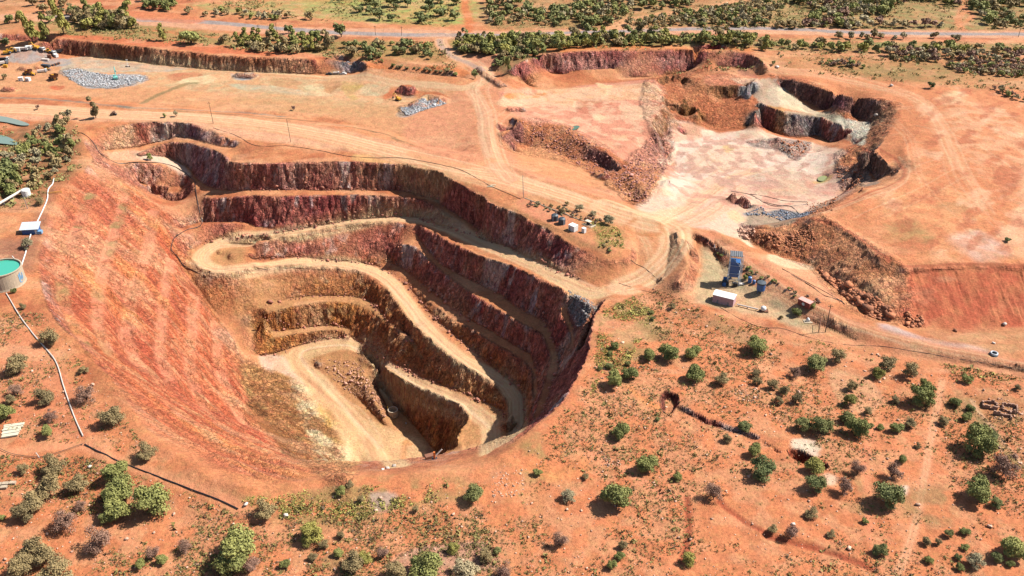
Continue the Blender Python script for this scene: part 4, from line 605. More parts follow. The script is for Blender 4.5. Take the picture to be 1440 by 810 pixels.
# ------------------------------------------------------------------ object helpers
def tag(o, label=None, cat=None, group=None, kind=None):
    if label: o["label"] = label
    if cat: o["category"] = cat
    if group: o["group"] = group
    if kind: o["kind"] = kind
    return o
def empty(name, loc, rz=0.0, **k):
    o = bpy.data.objects.new(name, None); COL.objects.link(o); o.location = loc; o.rotation_euler = (0, 0, rz); o.empty_display_size = .5; return tag(o, **k)
class MB:
    """collects simple solids into one mesh"""
    def __init__(s): s.v = []; s.f = []
    def add(s, vs, fs):
        b = len(s.v); s.v += [tuple(p) for p in vs]; s.f += [tuple(i + b for i in q) for q in fs]; return s
    def box(s, c, d, rz=0.0, bev=0.0, top=1.0):
        x, y, z = d[0] / 2, d[1] / 2, d[2] / 2; q, w = math.cos(rz), math.sin(rz)
        vs = [(sx * x * (top if sz > 0 else 1), sy * y * (top if sz > 0 else 1), sz * z) for sz in (-1, 1) for sx, sy in ((-1, -1), (1, -1), (1, 1), (-1, 1))]
        vs = [(c[0] + a * q - b * w, c[1] + a * w + b * q, c[2] + h) for a, b, h in vs]
        return s.add(vs, [(3, 2, 1, 0), (4, 5, 6, 7), (0, 1, 5, 4), (1, 2, 6, 5), (2, 3, 7, 6), (3, 0, 4, 7)])
    def bar(s, a, b, r, n=6, r2=None):
        a, b = Vector(a), Vector(b); d = (b - a).normalized(); u = d.orthogonal().normalized(); w = d.cross(u); r2 = r if r2 is None else r2
        vs = [a + (u * math.cos(t) + w * math.sin(t)) * r for t in [2 * math.pi * i / n for i in range(n)]] + [b + (u * math.cos(t) + w * math.sin(t)) * r2 for t in [2 * math.pi * i / n for i in range(n)]]
        return s.add(vs, [(i, (i + 1) % n, n + (i + 1) % n, n + i) for i in range(n)] + [tuple(range(n - 1, -1, -1)), tuple(range(n, 2 * n))])
    def lathe(s, c, prof, n=24):
        vs = [(c[0] + r * math.cos(2 * math.pi * i / n), c[1] + r * math.sin(2 * math.pi * i / n), c[2] + z) for r, z in prof for i in range(n)]
        m = len(prof)
        fs = [(k * n + i, k * n + (i + 1) % n, (k + 1) * n + (i + 1) % n, (k + 1) * n + i) for k in range(m - 1) for i in range(n)]
        fs += [tuple((m - 1) * n + i for i in range(n)), tuple(range(n - 1, -1, -1))]
        return s.add(vs, fs)
    def tube(s, pts, r, n=6):
        for a, b in zip(pts, pts[1:]): s.bar(a, b, r, n)
        return s
    def build(s, name, mat, parent=None, loc=None, smooth=False):
        m = bpy.data.meshes.new(name); m.from_pydata(s.v, [], s.f); m.materials.append(mat); m.update()
        if smooth: m.polygons.foreach_set("use_smooth", [True] * len(m.polygons))
        o = bpy.data.objects.new(name, m); COL.objects.link(o)
        if parent: o.parent = parent
        if loc: o.location = loc
        return o
def simple(name, c, rough=.7, metal=0.0, var=.18, scale=2.0, emit=None):
    m, nt, b = newmat(name); t = N(nt, 'ShaderNodeTexCoord'); n = noise(nt, t.outputs['Object'], scale, 5, .65); f = rng_(n, .3, .7, 1 - var, 1 + var)
    v = N(nt, 'ShaderNodeVectorMath', operation='SCALE'); v.inputs[0].default_value = tuple(s2l(c) / 1.7); nt.links.new(f, v.inputs['Scale']); nt.links.new(v.outputs[0], b.inputs['Base Color'])
    b.inputs['Roughness'].default_value = rough; b.inputs['Metallic'].default_value = metal; return m
M = dict(white=simple("white_paint", (226, 222, 214), .5), dirtywhite=simple("weathered_white", (206, 190, 176), .6), grey=simple("grey_steel", (120, 122, 124), .6), dark=simple("dark_rubber", (38, 38, 42), .8), blue=simple("blue_paint", (38, 92, 148), .45), blue2=simple("pale_blue_sheet", (120, 160, 190), .5),
         yellow=simple("yellow_paint", (208, 150, 40), .5), teal=simple("teal_paint", (120, 190, 176), .5), red=simple("red_paint", (150, 62, 54), .6), pink=simple("faded_pink_sheet", (190, 150, 150), .6), conc=simple("concrete", (176, 156, 130), .9, var=.25), wood=simple("weathered_wood", (92, 74, 58), .9), timber=simple("sawn_timber", (206, 194, 166), .8),
         black=simple("black_poly", (24, 26, 30), .5), galv=simple("galvanised", (186, 192, 196), .6), glass=simple("dark_glass", (24, 30, 38), .15), rust=simple("rusty_steel", (128, 78, 52), .85), tankg=simple("green_grey_tank", (58, 66, 72), .6), orange=simple("orange_paint", (214, 112, 36), .6), rock=simple("loose_rock", (176, 130, 104), .95, var=.4, scale=.6), rockd=simple("brown_rock", (176, 112, 76), .95, var=.55, scale=.8), brick=simple("old_brick", (186, 138, 110), .9, var=.3))
def leafmat(name, c1, c2):
    m, nt, b = newmat(name); oi = N(nt, 'ShaderNodeObjectInfo'); t = N(nt, 'ShaderNodeTexCoord'); n = noise(nt, t.outputs['Object'], 1.1, 3, .6)
    f = mathn(nt, 'ADD', mathn(nt, 'MULTIPLY', n, 1.3), mathn(nt, 'MULTIPLY', oi.outputs['Random'], .7)); f = mathn(nt, 'SUBTRACT', f, .5)
    x = N(nt, 'ShaderNodeMix', data_type='RGBA'); nt.links.new(f, x.inputs[0]); x.inputs[6].default_value = tuple(s2l(c1)) + (1,); x.inputs[7].default_value = tuple(s2l(c2)) + (1,)
    nt.links.new(x.outputs[2], b.inputs['Base Color']); b.inputs['Roughness'].default_value = .8; b.inputs['Specular IOR Level'].default_value = .2; return m
LF = dict(g=leafmat("leaf_green", (90, 92, 50), (126, 122, 66)), d=leafmat("leaf_dark_green", (80, 86, 50), (114, 110, 64)), o=leafmat("leaf_olive", (100, 86, 58), (134, 114, 76)), b=leafmat("leaf_brown_grey", (104, 76, 64), (134, 102, 82)), y=leafmat("leaf_yellow_green", (102, 98, 50), (136, 126, 62)), w=leafmat("leaf_grey_green", (112, 104, 78), (146, 130, 98)))
barkm = simple("bark", (96, 78, 62), .95)

def rockmat(name, c, var=.3):
    m, nt, b = newmat(name); t = N(nt, 'ShaderNodeTexCoord'); n = noise(nt, t.outputs['Object'], 1.5, 4, .65); tn = N(nt, 'ShaderNodeAttribute', attribute_name='tone')
    f = mathn(nt, 'MULTIPLY', rng_(n, .3, .7, 1 - var, 1 + var), rng_(tn.outputs['Fac'], 0, 1, .6, 1.5)); v = N(nt, 'ShaderNodeVectorMath', operation='SCALE'); v.inputs[0].default_value = tuple(alb(c)); nt.links.new(f, v.inputs['Scale']); nt.links.new(v.outputs[0], b.inputs['Base Color']); b.inputs['Roughness'].default_value = .95
    bp = N(nt, 'ShaderNodeBump'); bp.inputs['Strength'].default_value = .8; bp.inputs['Distance'].default_value = .3; nt.links.new(n, bp.inputs['Height']); nt.links.new(bp.outputs[0], b.inputs['Normal']); return m
M['rock'] = rockmat("loose_rock", (214, 160, 130)); M['rockd'] = rockmat("brown_rock", (206, 128, 84)); M['brick'] = rockmat("old_brick", (244, 186, 152), .15); M['boulder'] = rockmat("pale_boulder", (236, 214, 196), .15)
def crown_mesh(name, n, size, mat, seed, lobes=9, sparse=False, flatk=.8, tall=False):
    r = np.random.default_rng(seed); th = r.random(lobes) * 6.283; rr = np.sqrt(r.random(lobes)) * .50
    cz = .52 + (r.random(lobes) - .35) * (.55 if not tall else .9); cz[rr > .4] -= .12
    c = np.stack([rr * np.cos(th), rr * np.sin(th), cz * (1 if not tall else 1.5)], 1); rad = .18 + .18 * r.random(lobes); rad[0] = .42; c[0] = (0, 0, .55)
    k = r.integers(0, lobes, n); d = r.normal(size=(n, 3)); d /= np.linalg.norm(d, axis=1)[:, None]; d[:, 2] = np.where(d[:, 2] < -.3, -d[:, 2] * .5, d[:, 2])
    q = (r.random(n) ** (.25 if not sparse else .45))[:, None]
    p = c[k] + d * rad[k][:, None] * q * np.array([1, 1, flatk]) + r.normal(size=(n, 3)) * .02
    p[:, 2] = np.maximum(p[:, 2], .07 + .1 * r.random(n))
    nn = d + r.normal(size=(n, 3)) * .55 + np.array([0, 0, .25]); nn /= np.linalg.norm(nn, axis=1)[:, None]
    u = np.cross(nn, r.normal(size=(n, 3))); u /= np.linalg.norm(u, axis=1)[:, None] + 1e-9; w = np.cross(nn, u); s = (size * (.6 + .8 * r.random(n)))[:, None]
    V_ = np.stack([p - u * s - w * s * .3, p + w * s * .8, p + u * s - w * s * .2, p - w * s * .8], 1).reshape(-1, 3)
    m = bpy.data.meshes.new(name); m.vertices.add(4 * n); m.vertices.foreach_set("co", V_.astype(np.float32).ravel()); m.loops.add(4 * n); m.loops.foreach_set("vertex_index", np.arange(4 * n, dtype=np.int32)); m.polygons.add(n); m.polygons.foreach_set("loop_start", np.arange(0, 4 * n, 4, dtype=np.int32)); m.update(calc_edges=True); m.materials.append(mat); return m
def trunk_mesh(name, seed, spread=.4, limbs=6, top=.6):
    r = random.Random(seed); b = MB(); b.bar((0, 0, -.12), (.01, 0, .14), .045, 7, .035)
    for i in range(limbs):
        a = i * 6.283 / limbs + r.uniform(-.4, .4); e = (math.cos(a) * spread * r.uniform(.5, 1), math.sin(a) * spread * r.uniform(.5, 1), top * r.uniform(.7, 1.1)); mid = (e[0] * .45, e[1] * .45, .14 + (e[2] - .14) * .45)
        b.bar((0, 0, .12), mid, .026, 5, .018); b.bar(mid, e, .018, 5, .006)
        for j in range(2): b.bar(mid, (mid[0] + r.uniform(-.2, .2), mid[1] + r.uniform(-.2, .2), mid[2] + r.uniform(.15, .35)), .012, 4, .004)
    m = bpy.data.meshes.new(name); m.from_pydata(b.v, [], b.f); m.materials.append(barkm); m.update(); return m
CR = {}
for kind, n, size, sp in (('g', 6500, .034, False), ('d', 6500, .034, False), ('o', 5200, .033, True), ('b', 3800, .026, True), ('y', 5600, .034, False), ('w', 4600, .032, True)):
    CR[kind] = [crown_mesh("crown_" + kind, n, size, LF[kind], 11 * i + ord(kind), 13 + i * 4, sp) for i in range(3)]
TR = [trunk_mesh("trunk", s) for s in range(3)]
DT = [trunk_mesh("bare_branches", 20 + s, .5, 11, .8) for s in range(2)]
sun_px = []
def shrub(px, py, wpx, kind, name='shrub', label=None, group=None, hk=1.0, cat='shrub'):
    """px: crown centre, py: foot, in the photo"""
    P = hits([(px, py)])[0]; wd = wpx * (CP * P[1] + SP * (H - P[2])) / F
    o = empty(name, (P[0], P[1], P[2] - .05), random.uniform(0, 6.28), label=label, cat=cat, group=group)
    i = random.randrange(3); hgt = wd * random.uniform(.78, 1.0) * hk
    c = bpy.data.objects.new("crown", CR[kind][i]); COL.objects.link(c); c.parent = o; c.scale = (wd / 1.22, wd / 1.22 * random.uniform(.85, 1.15), hgt / 1.0)
    t = bpy.data.objects.new("trunk", (DT[i % 2] if kind == 'b' else TR[i])); COL.objects.link(t); t.parent = o; t.scale = (wd / 1.4, wd / 1.4, hgt)
    return o
SH = """864 543 26 g;888 532 24 g;912 505 18 g;940 505 27 g;974 503 20 g;975 533 27 g;1013 540 20 o;1062 495 28 g;875 614 29 g;864 490 11 g;858 500 8 g;857 518 10 d;843 521 7 d;883 514 8 d;918 450 7 d;915 441 7 d;945 435 9 o;924 592 7 d;1063 530 13 o;1065 541 12 o;1046 606 18 d
1085 546 15 o;1102 553 15 o;1095 567 14 o;1119 566 15 o;1116 530 18 b;1146 521 25 d;1176 507 22 o;1248 520 22 o;1234 531 17 y;1280 529 22 o;1198 549 16 o;1195 570 18 y;1220 582 12 o;1294 566 33 g;1312 549 8 g;1300 546 16 g;1359 537 14 g;1430 548 10 o;1343 571 18 g;1364 578 12 g;1358 591 15 g;1327 597 15 o;1372 599 8 d;1129 603 23 d;1155 608 28 d;1188 594 18 d;1203 611 32 g;1260 607 18 g;1237 603 11 g;1225 600 8 d;1278 600 16 o;1258 566 12 o
909 661 30 g;868 712 45 g;952 674 12 g;800 703 20 w;756 668 12 g;823 674 10 o;1003 702 26 b;1023 621 14 o;1060 640 20 g;1070 668 32 d;968 792 20 y;875 772 14 o;860 799 14 g;873 785 14 g;788 770 24 b
1143 663 26 y;1146 688 27 d;1185 694 24 b;1205 668 22 b;1253 672 26 b;1248 708 40 d;1268 650 13 g;1376 635 38 g;1393 618 16 d;1410 668 38 b;1373 702 38 g;1401 713 16 d;1237 778 18 d;1113 756 22 b;1085 748 14 o;1168 754 11 o;1356 751 12 g;1357 772 12 g;1347 786 10 d;1348 800 12 g;1303 765 12 o;1305 791 11 g;1420 782 38 g;1401 788 16 d;1421 796 12 g;1371 795 26 w;1140 727 16 o;1290 630 9 o;1333 754 12 d;1318 765 10 o;1216 736 9 g
165 672 33 g;68 613 18 g;208 643 26 o;78 665 28 o;70 695 36 o;108 690 32 o;45 719 35 o;35 730 28 o;170 705 42 g;168 727 38 g;215 720 50 g;150 734 22 g;95 744 32 b;115 716 16 b;143 768 40 b;48 783 36 o;63 793 32 o;33 806 34 o;80 818 44 o;4 731 10 g;336 786 58 g;326 806 38 g;356 802 26 b;227 792 17 g;198 798 14 g;218 786 22 b;261 776 20 b;33 665 16 o
73 485 25 o;28 524 28 o;118 524 14 o;9 588 26 g;66 566 26 o;123 565 28 b;158 595 34 o;25 556 20 b;73 592 18 b;33 434 9 o;15 568 15 o
375 726 28 o;480 694 16 g;492 684 10 o;440 757 32 y;433 765 18 y;666 704 27 d;603 808 52 g;638 776 16 y;656 812 40 w;683 787 20 o;698 778 12 d;495 800 30 o;513 790 18 y;539 785 20 b;475 782 16 g;455 770 14 o;585 720 10 o;508 706 11 o;480 757 11 o;401 797 14 g;440 788 14 o;560 812 30 o;712 812 26 b
1119 443 12 g;1141 433 9 g;789 300 8 o;815 297 12 w;834 303 9 w;855 315 16 w;775 291 6 o;797 288 6 o;755 288 6 w;40 350 18 w;58 288 13 o;1048 393 8 g;1098 448 6 o;20 412 8 g"""
shr = []
for ln in SH.replace('\n', ';').split(';'):
    a = ln.split(); shr.append((float(a[0]), float(a[1]), float(a[2]), a[3]))
LM = [((890, 570), "the square sinkhole"), ((1010, 598), "the narrow trench"), ((1140, 640), "the cave-in with the pale patch"), ((1410, 575), "the roofless stone ruins"), ((1030, 400), "the blue batching tower"), ((1130, 425), "the red shed"), ((1160, 465), "the pole beside the east road"), ((800, 318), "the white boxes by the tanks"),
      ((12, 385), "the round water tank"), ((15, 605), "the stack of timber"), ((270, 690), "the black pipe below the left slope"), ((85, 540), "the long white pipe"), ((660, 660), "the near rim of the deep pit"), ((840, 450), "the junction end of the pit rim"), ((1310, 600), "the wheel track on the right"), ((1218, 680), "the footpath on the right"), ((1265, 690), "the white mound of spoil"), ((480, 675), "the pit floor end of the rim"), ((965, 730), "the dry gully"), ((45, 320), "the small blue roofed shed"), ((1050, 320), "the grey gravel pile"), ((540, 705), "the grey scree patch")]
KN = dict(g="bright green", d="dark green", o="olive", b="bare brown", y="yellow green", w="grey green")
used = {}
def autolabel(px, py, w, k):
    sz = "tiny" if w < 10 else "small" if w < 15 else "mid-sized" if w < 24 else "large" if w < 34 else "very large"
    l = min(LM, key=lambda q: math.hypot(q[0][0] - px, 1.4 * (q[0][1] - py))); dx, dy = px - l[0][0], py - l[0][1]; d = math.hypot(dx, dy)
    r = "left of" if dx < 0 else "right of"
    if abs(dy) > abs(dx): r = "above" if dy < 0 else "below"
    h = "just " if d < 35 else "" if d < 80 else "well " if d < 150 else "far "
    s = f"{sz} {KN[k]} bush {h}{r} {l[1]}"
    return s
labs = [autolabel(*q) for q in shr]
for i, q in enumerate(shr):
    same = sorted([j for j in range(len(shr)) if labs[j] == labs[i]], key=lambda j: shr[j][0])
    lab = labs[i]
    if len(same) > 1:
        n_ = same.index(i); m_ = len(same)
        od = "leftmost" if n_ == 0 else "rightmost" if n_ == m_ - 1 else ("middle" if m_ == 3 else ("second", "third", "fourth", "fifth", "sixth", "seventh")[n_ - 1] + " from left")
        lab = f"{od} {lab}" if 'from' not in od else f"{lab}, {od} of {m_}"
    shrub(q[0], q[1], q[2], q[3], 'shrub' if q[3] != 'b' else 'dry_shrub', lab, "bushes scattered round the pit", 1.0)

# ---- far trees: whole tree in one mesh (a few pixels each)
def far_mesh(name, kind, seed, n=260, tall=False):
    m0 = crown_mesh("t", n, .11, LF[kind], seed, 7, False, .9, tall); b = MB(); b.bar((0, 0, -.2), (0, 0, .5), .06, 5, .03)
    for k in range(3): b.bar((0, 0, .15), (math.cos(k * 2.1) * .4, math.sin(k * 2.1) * .4, .55), .03, 4, .01)
    co = np.zeros(len(m0.vertices) * 3, np.float32); m0.vertices.foreach_get("co", co); nv = len(co) // 3
    vs = [tuple(p) for p in co.reshape(-1, 3)] + b.v; fs = [tuple(range(4 * i, 4 * i + 4)) for i in range(n)] + [tuple(i + nv for i in f) for f in b.f]
    m = bpy.data.meshes.new(name); m.from_pydata(vs, [], fs); m.materials.append(LF[kind]); m.materials.append(barkm)
    mi = [0] * n + [1] * len(b.f); m.polygons.foreach_set("material_index", mi); m.update(); bpy.data.meshes.remove(m0); return m
FM = {k: [far_mesh("far_tree_" + k, k, 50 + i + ord(k), 700 if k in 'gdy' else 420, k == 't') for i in range(3)] for k in ('g', 'd', 'o', 'y', 'w', 'b')}
TM = {k: [far_mesh("tall_tree_" + k, k, 80 + i + ord(k), 1000, True) for i in range(2)] for k in ('g', 'd', 'o', 'y')}
def far(px, py, wpx, kind, name, label, group, hk=1.0, tall=False, P=None, wd=None):
    if P is None: P = hits([(px, py)])[0]
    if wd is None: wd = wpx * (CP * P[1] + SP * (H - P[2])) / F
    m = random.choice(TM[kind] if tall and kind in TM else FM[kind]); o = bpy.data.objects.new(name, m); COL.objects.link(o); o.location = (P[0], P[1], P[2] - .1); o.rotation_euler = (0, 0, random.uniform(0, 6.28))
    o.scale = (wd / 1.5, wd / 1.5 * random.uniform(.85, 1.15), wd / 1.2 * hk * random.uniform(.85, 1.15)); return tag(o, label, 'tree' if 'tree' in name else 'shrub', group)
# single, recognisable far trees
ONE = [(185 / 4, 60, 26, 'y', 1.3, "tall pale green tree behind the machinery yard, left of a pair"), (268 / 4, 58, 20, 'y', 1.4, "tall green tree behind the machinery yard, right of a pair"), (90, 48, 24, 'y', 1.5, "tall leaning tree standing alone right of the machinery yard"), (230, 57, 15, 'y', 1.2, "yellow green tree above the long red quarry wall"), (270, 62, 26, 'g', .9, "green tree clump standing over the long red quarry wall"), (265, 61, 20, 'o', .8, "olive tree tucked beside the clump above the red quarry wall"),
       (480, 52, 24, 'd', .85, "dark round tree standing alone against the highway"), (406, 47, 13, 'd', 1.0, "dark bush tree on the near edge of the highway"), (519, 82, 20, 'd', .9, "dark green bush tree above the grey rock face"), (530, 82, 14, 'd', .9, "small dark bush tree right of the grey rock face"), (495, 78, 22, 'o', .8, "olive bush tree above the grey rock face"), (668, 111, 12, 'd', 1.1, "green bush at the inside of the gravel road bend"), (714, 100, 12, 'g', 1.8, "slender bright green tree right of the gravel road bend"), (606, 83, 9, 'd', 1.2, "small dark tree on the red flat above the quarry"),
       (560, 76, 11, 'o', 1.3, "dark small tree above the red strip, left of a pair"), (566, 77, 11, 'd', 1.3, "dark small tree above the red strip, right of a pair"), (585, 76, 15, 'o', 1.0, "spreading olive tree above the red strip"), (570, 68, 18, 'd', .9, "dark tree between highway and red strip"), (530, 62, 13, 'w', .9, "grey green tree just below the highway"), (832, 40, 22, 'g', .9, "bright green tree at the mouth of the dirt turnoff"), (820, 39, 12, 'd', .9, "dark tree left of the bright one at the turnoff"),
       (1169, 28, 11, 'd', .9, "dark lone bush in the scrub beyond the highway"), (8, 64, 16, 'd', .8, "dark bush at the left edge above the yard"), (8, 112, 9, 'o', 1.3, "small tree standing left of the parked dump trucks"), (135, 166, 16, 'o', 1.2, "thin tree beside the haul road at upper left"), (160, 162, 7, 'b', 1, "small brown bush on the haul road verge"), (97, 168, 14, 'w', 1.0, "pale thin tree left of the haul road"), (248, 164, 8, 'w', 1.1, "thin pale tree just above the pit's upper rim"), (232, 165, 7, 'g', 1, "small green bush just above the pit's upper rim"), (53, 154, 7, 'b', 1, "brown bush at the quarry's front edge, far left"),
       (413, 155, 7, 'b', 1, "brown bush on the quarry floor"), (1308, 124, 11, 'd', 1.1, "dark bush beside the pale patch on the east plain"), (1417, 340, 9, 'd', .9, "small dark bush alone on the east plateau"), (1087, 92, 7, 'd', 1, "dark bush at the start of the east rim road"), (211, 225, 10, 'g', 1, "ginger green bush at the foot of the north west rock wall")]
for a, b, w_, k, hk, lab in ONE: far(a, b, w_, k, 'tree' if w_ > 10 else 'shrub', lab, None, hk, w_ > 13 and hk > 1.15)
EXTRA = []
Q_ = {'tree': 300 - 20, 'shrub': 300 - 160}
def scatter_px(n, poly, wr, kinds, name, label, group, hk=1.0, tallp=0.0, keep=None, solo=True):
    """sow over a patch of ground: the patch is a world polygon found from its photo outline"""
    Pw = hits(poly)[:, :2]; lo, hi = Pw.min(0), Pw.max(0); k = 0; t = 0; placed = []
    while k < n and t < n * 40:
        t += 1; x = random.uniform(lo[0], hi[0]); y = random.uniform(lo[1], hi[1])
        if poly_sd(Pw, np.array([x]), np.array([y]))[0] < 0: continue
        if keep is not None and float(vnoise(np.array([x / keep]), np.array([y / keep]), 3.3)[0]) < -.05: continue
        w_ = random.uniform(*wr)
        if any((x - a) ** 2 + (y - b) ** 2 < (.33 * (w_ + c)) ** 2 for a, b, c in placed): continue
        placed.append((x, y, w_)); k += 1
        if solo: far(0, 0, 0, random.choice(kinds), name, label, group, hk, random.random() < tallp, P=(x, y, gz(x, y)), wd=w_)
        else: EXTRA.append((x, y, gz(x, y), w_, random.choice(kinds), hk))
belt = [(640, 60), (700, 58), (900, 54), (1060, 55), (1060, 60), (1200, 68), (1440, 70), (1440, 76), (1300, 77), (1100, 71), (1000, 66), (860, 66), (780, 72), (740, 76), (700, 79), (640, 76)]
scatter_px(72, belt[:3] + [(1060, 55), (1060, 70)] + belt[-7:], (8, 13), 'ggyydo', 'tree', "green tree in the long belt between highway and pit wall", "trees in the belt below the highway", .9, .3)
scatter_px(140, belt, (6, 11), 'ggyydo', 'tree', None, None, .9, solo=False)
scatter_px(28, [(385, 52), (470, 60), (460, 78), (400, 76), (330, 70), (300, 58)], (7, 12), 'gyyo', 'tree', "yellow green tree in the row below the highway, upper left", "trees in the row above the red quarry wall", .95, .4)
scatter_px(16, [(340, 62), (400, 66), (460, 72), (440, 78), (360, 74)], (6, 10), 'ow', 'tree', "olive tree in the row over the red quarry wall", "trees in the row above the red quarry wall", .9, solo=False)
scatter_px(26, [(500, 62), (600, 64), (640, 74), (620, 82), (520, 80), (480, 70)], (5, 10), 'odg', 'tree', "dark tree dotted between highway and grey rock face", "trees dotted above the grey rock face", .9, solo=False)
scatter_px(16, [(645, 62), (700, 62), (700, 76), (670, 78), (650, 74)], (7, 11), 'gyo', 'tree', "yellow green tree beside the gravel road turnoff", "trees beside the gravel road turnoff", 1.0, .3)
scatter_px(30, [(690, 98), (730, 84), (770, 76), (740, 72), (700, 80)], (4, 8), 'odg', 'shrub', "bush on the bank left of the red pit wall", "bushes on the bank left of the red pit wall", .9)
scatter_px(36, [(100, 20), (180, 30), (200, 42), (130, 42), (100, 30)], (8, 15), 'yyogo', 'tree', "pale green tree in the grove above the machinery yard", "trees in the grove above the machinery yard", 1.0, .4)
scatter_px(14, [(200, 2), (250, 2), (240, 16), (205, 14)], (8, 14), 'gdg', 'tree', "dark green tree in the clump at the top left edge", "trees in the clump at the top left", .9)
scatter_px(18, [(250, 12), (300, 16), (440, 28), (430, 32), (300, 24), (250, 20)], (6, 10), 'wog', 'tree', "grey tree in the thin line along the highway, upper left", "trees lining the far side of the highway", .9, solo=False)
scatter_px(20, [(110, 32), (190, 36), (200, 44), (110, 40)], (6, 9), 'oow', 'tree', "olive tree in the thin shelter row above the red bank", "trees in the shelter row above the red bank", 1.0, solo=False)
scatter_px(24, [(0, 0), (110, 0), (110, 30), (0, 40), (-60, 40), (-60, 0)], (7, 13), 'oog', 'shrub', "olive bush on the plain at the top left corner", "bushes on the plain at the top left corner", .8)
scatter_px(20, [(450, -2), (650, -2), (650, 30), (560, 36), (500, 24)], (8, 16), 'dd', 'tree', "dark round tree on the bright green field", "dark trees on the green field", .75)
scatter_px(120, [(680, 0), (860, 0), (1000, 0), (960, 12), (880, 24), (860, 36), (690, 40)], (6, 13), 'dddogw', 'tree', "dark tree in the scrub between the two dirt turnoffs", "trees in the scrub left of the dirt turnoff", .9, .2, keep=40, solo=False)
scatter_px(130, [(880, 36), (930, 24), (1000, 14), (1080, 0), (1100, 8), (1100, 38), (950, 38)], (5, 10), 'doowg', 'tree', "olive tree in the scrub right of the dirt turnoff", "trees in the scrub right of the dirt turnoff", .9, keep=40, solo=False)
scatter_px(170, [(1100, -5), (1345, -5), (1345, 40), (1100, 38)], (6, 12), 'doowgdb', 'tree', "olive tree in the scrub beyond the highway, upper right", "trees in the scrub at the upper right", .85, keep=50, solo=False)
scatter_px(90, [(1365, -5), (1500, -5), (1500, 42), (1360, 40)], (7, 13), 'ddowgo', 'tree', "dark tree in the scrub at the top right corner", "trees in the scrub at the top right corner", .85, keep=50, solo=False)
scatter_px(26, [(1090, 36), (1160, 30), (1345, 38), (1345, 41), (1090, 41)], (8, 12), 'wbo', 'tree', "grey brown tree lining the far edge of the highway", "trees lining the highway at upper right", .8, solo=False)
scatter_px(10, [(1170, 52), (1360, 54), (1360, 57), (1170, 57)], (6, 10), 'wo', 'tree', "grey tree on the verge between highway and belt", "trees on the verge between highway and belt", .9)
scatter_px(36, [(1240, 72), (1440, 76), (1440, 88), (1330, 88), (1250, 84)], (6, 10), 'wbbo', 'tree', "grey brown tree in the open row below the belt", "grey trees in the open row below the belt", .85, solo=False)
scatter_px(170, [(1090, 76), (1250, 78), (1440, 86), (1500, 120), (1440, 145), (1330, 100), (1180, 95)], (3, 7), 'wboog', 'shrub', "small bush on the dry plain above the east pit rim", "bushes on the dry plain above the east pit", .8, keep=30, solo=False)
scatter_px(60, [(34, 222), (42, 196), (60, 182), (95, 174), (112, 215), (100, 235), (60, 260), (30, 275), (-30, 290), (-40, 236)], (5, 10), 'dogowwg', 'tree', "tree in the dense thicket at the pit's upper left rim", "trees in the thicket at the upper left rim", .95, .3)
scatter_px(16, [(-30, 240), (20, 236), (30, 250), (20, 280), (-30, 285)], (7, 11), 'ddg', 'tree', "dark tree at the thicket's left end", "dark trees at the thicket's left end", 1.0)
scatter_px(34, [(740, 282), (800, 296), (850, 312), (845, 318), (790, 303), (740, 290)], (1.2, 3.0), 'wob', 'shrub', "low bush in the strip between haul road and tank yard", "low bushes between haul road and tank yard", .8)
scatter_px(12, [(840, 345), (872, 330), (876, 345), (860, 358)], (1.2, 2.4), 'go', 'shrub', "low green bush at the tip of the pit's promontory", "low bushes at the tip of the promontory", .7)
scatter_px(30, [(1005, 345), (1050, 375), (1100, 400), (1150, 425), (1148, 432), (1095, 408), (1040, 382), (1002, 352)], (1.6, 3.4), 'ogb', 'shrub', "low bush along the fence of the batching yard", "low bushes along the batching yard fence", .8)
scatter_px(14, [(500, 78), (560, 92), (620, 100), (650, 106), (640, 108), (560, 97)], (2.5, 5), 'og', 'shrub', "low bush on the quarry's far edge", "low bushes on the quarry's far edge", .7)

# the rest of the wood, which reads as one mass
def wood(name, items, label):
    by = {}
    for x, y, z, w_, k, hk in items: by.setdefault(k, []).append((x, y, z, w_, hk))
    vs = []; mi = []; k0 = list(by)
    for n_, k in enumerate(k0):
        for m0 in FM[k]:
            me0 = m0; co = np.zeros(len(me0.vertices) * 3, np.float32); me0.vertices.foreach_get("co", co); co = co.reshape(-1, 3)
            n4 = 420 if k in 'owb' else 700; q = co[:4 * n4].reshape(-1, 4, 3)[::2]; q = (q - q.mean(1, keepdims=True)) * 1.35 + q.mean(1, keepdims=True)
            for x, y, z, w_, hk in by[k][FM[k].index(m0)::3]:
                a = random.uniform(0, 6.28); R_ = np.array([[math.cos(a), -math.sin(a), 0], [math.sin(a), math.cos(a), 0], [0, 0, 1]])
                vs.append((q @ R_.T) * np.array([w_ / 1.5, w_ / 1.5, w_ / 1.2 * hk]) + np.array([x, y, z - .1])); mi.append(np.full(len(q), n_))
    V_ = np.concatenate(vs).reshape(-1, 3).astype(np.float32); mi = np.concatenate(mi).astype(np.int32); n = len(V_)
    m = bpy.data.meshes.new(name); m.vertices.add(n); m.vertices.foreach_set("co", V_.ravel()); m.loops.add(n); m.loops.foreach_set("vertex_index", np.arange(n, dtype=np.int32)); m.polygons.add(n // 4); m.polygons.foreach_set("loop_start", np.arange(0, n, 4, dtype=np.int32))
    for k in k0: m.materials.append(LF[k])
    m.update(calc_edges=True); m.polygons.foreach_set("material_index", mi); o = bpy.data.objects.new(name, m); COL.objects.link(o); return tag(o, label, "woodland", None, "stuff")
wood("woodland", EXTRA, "scrubby woodland and bushes over the plain beyond the highway")
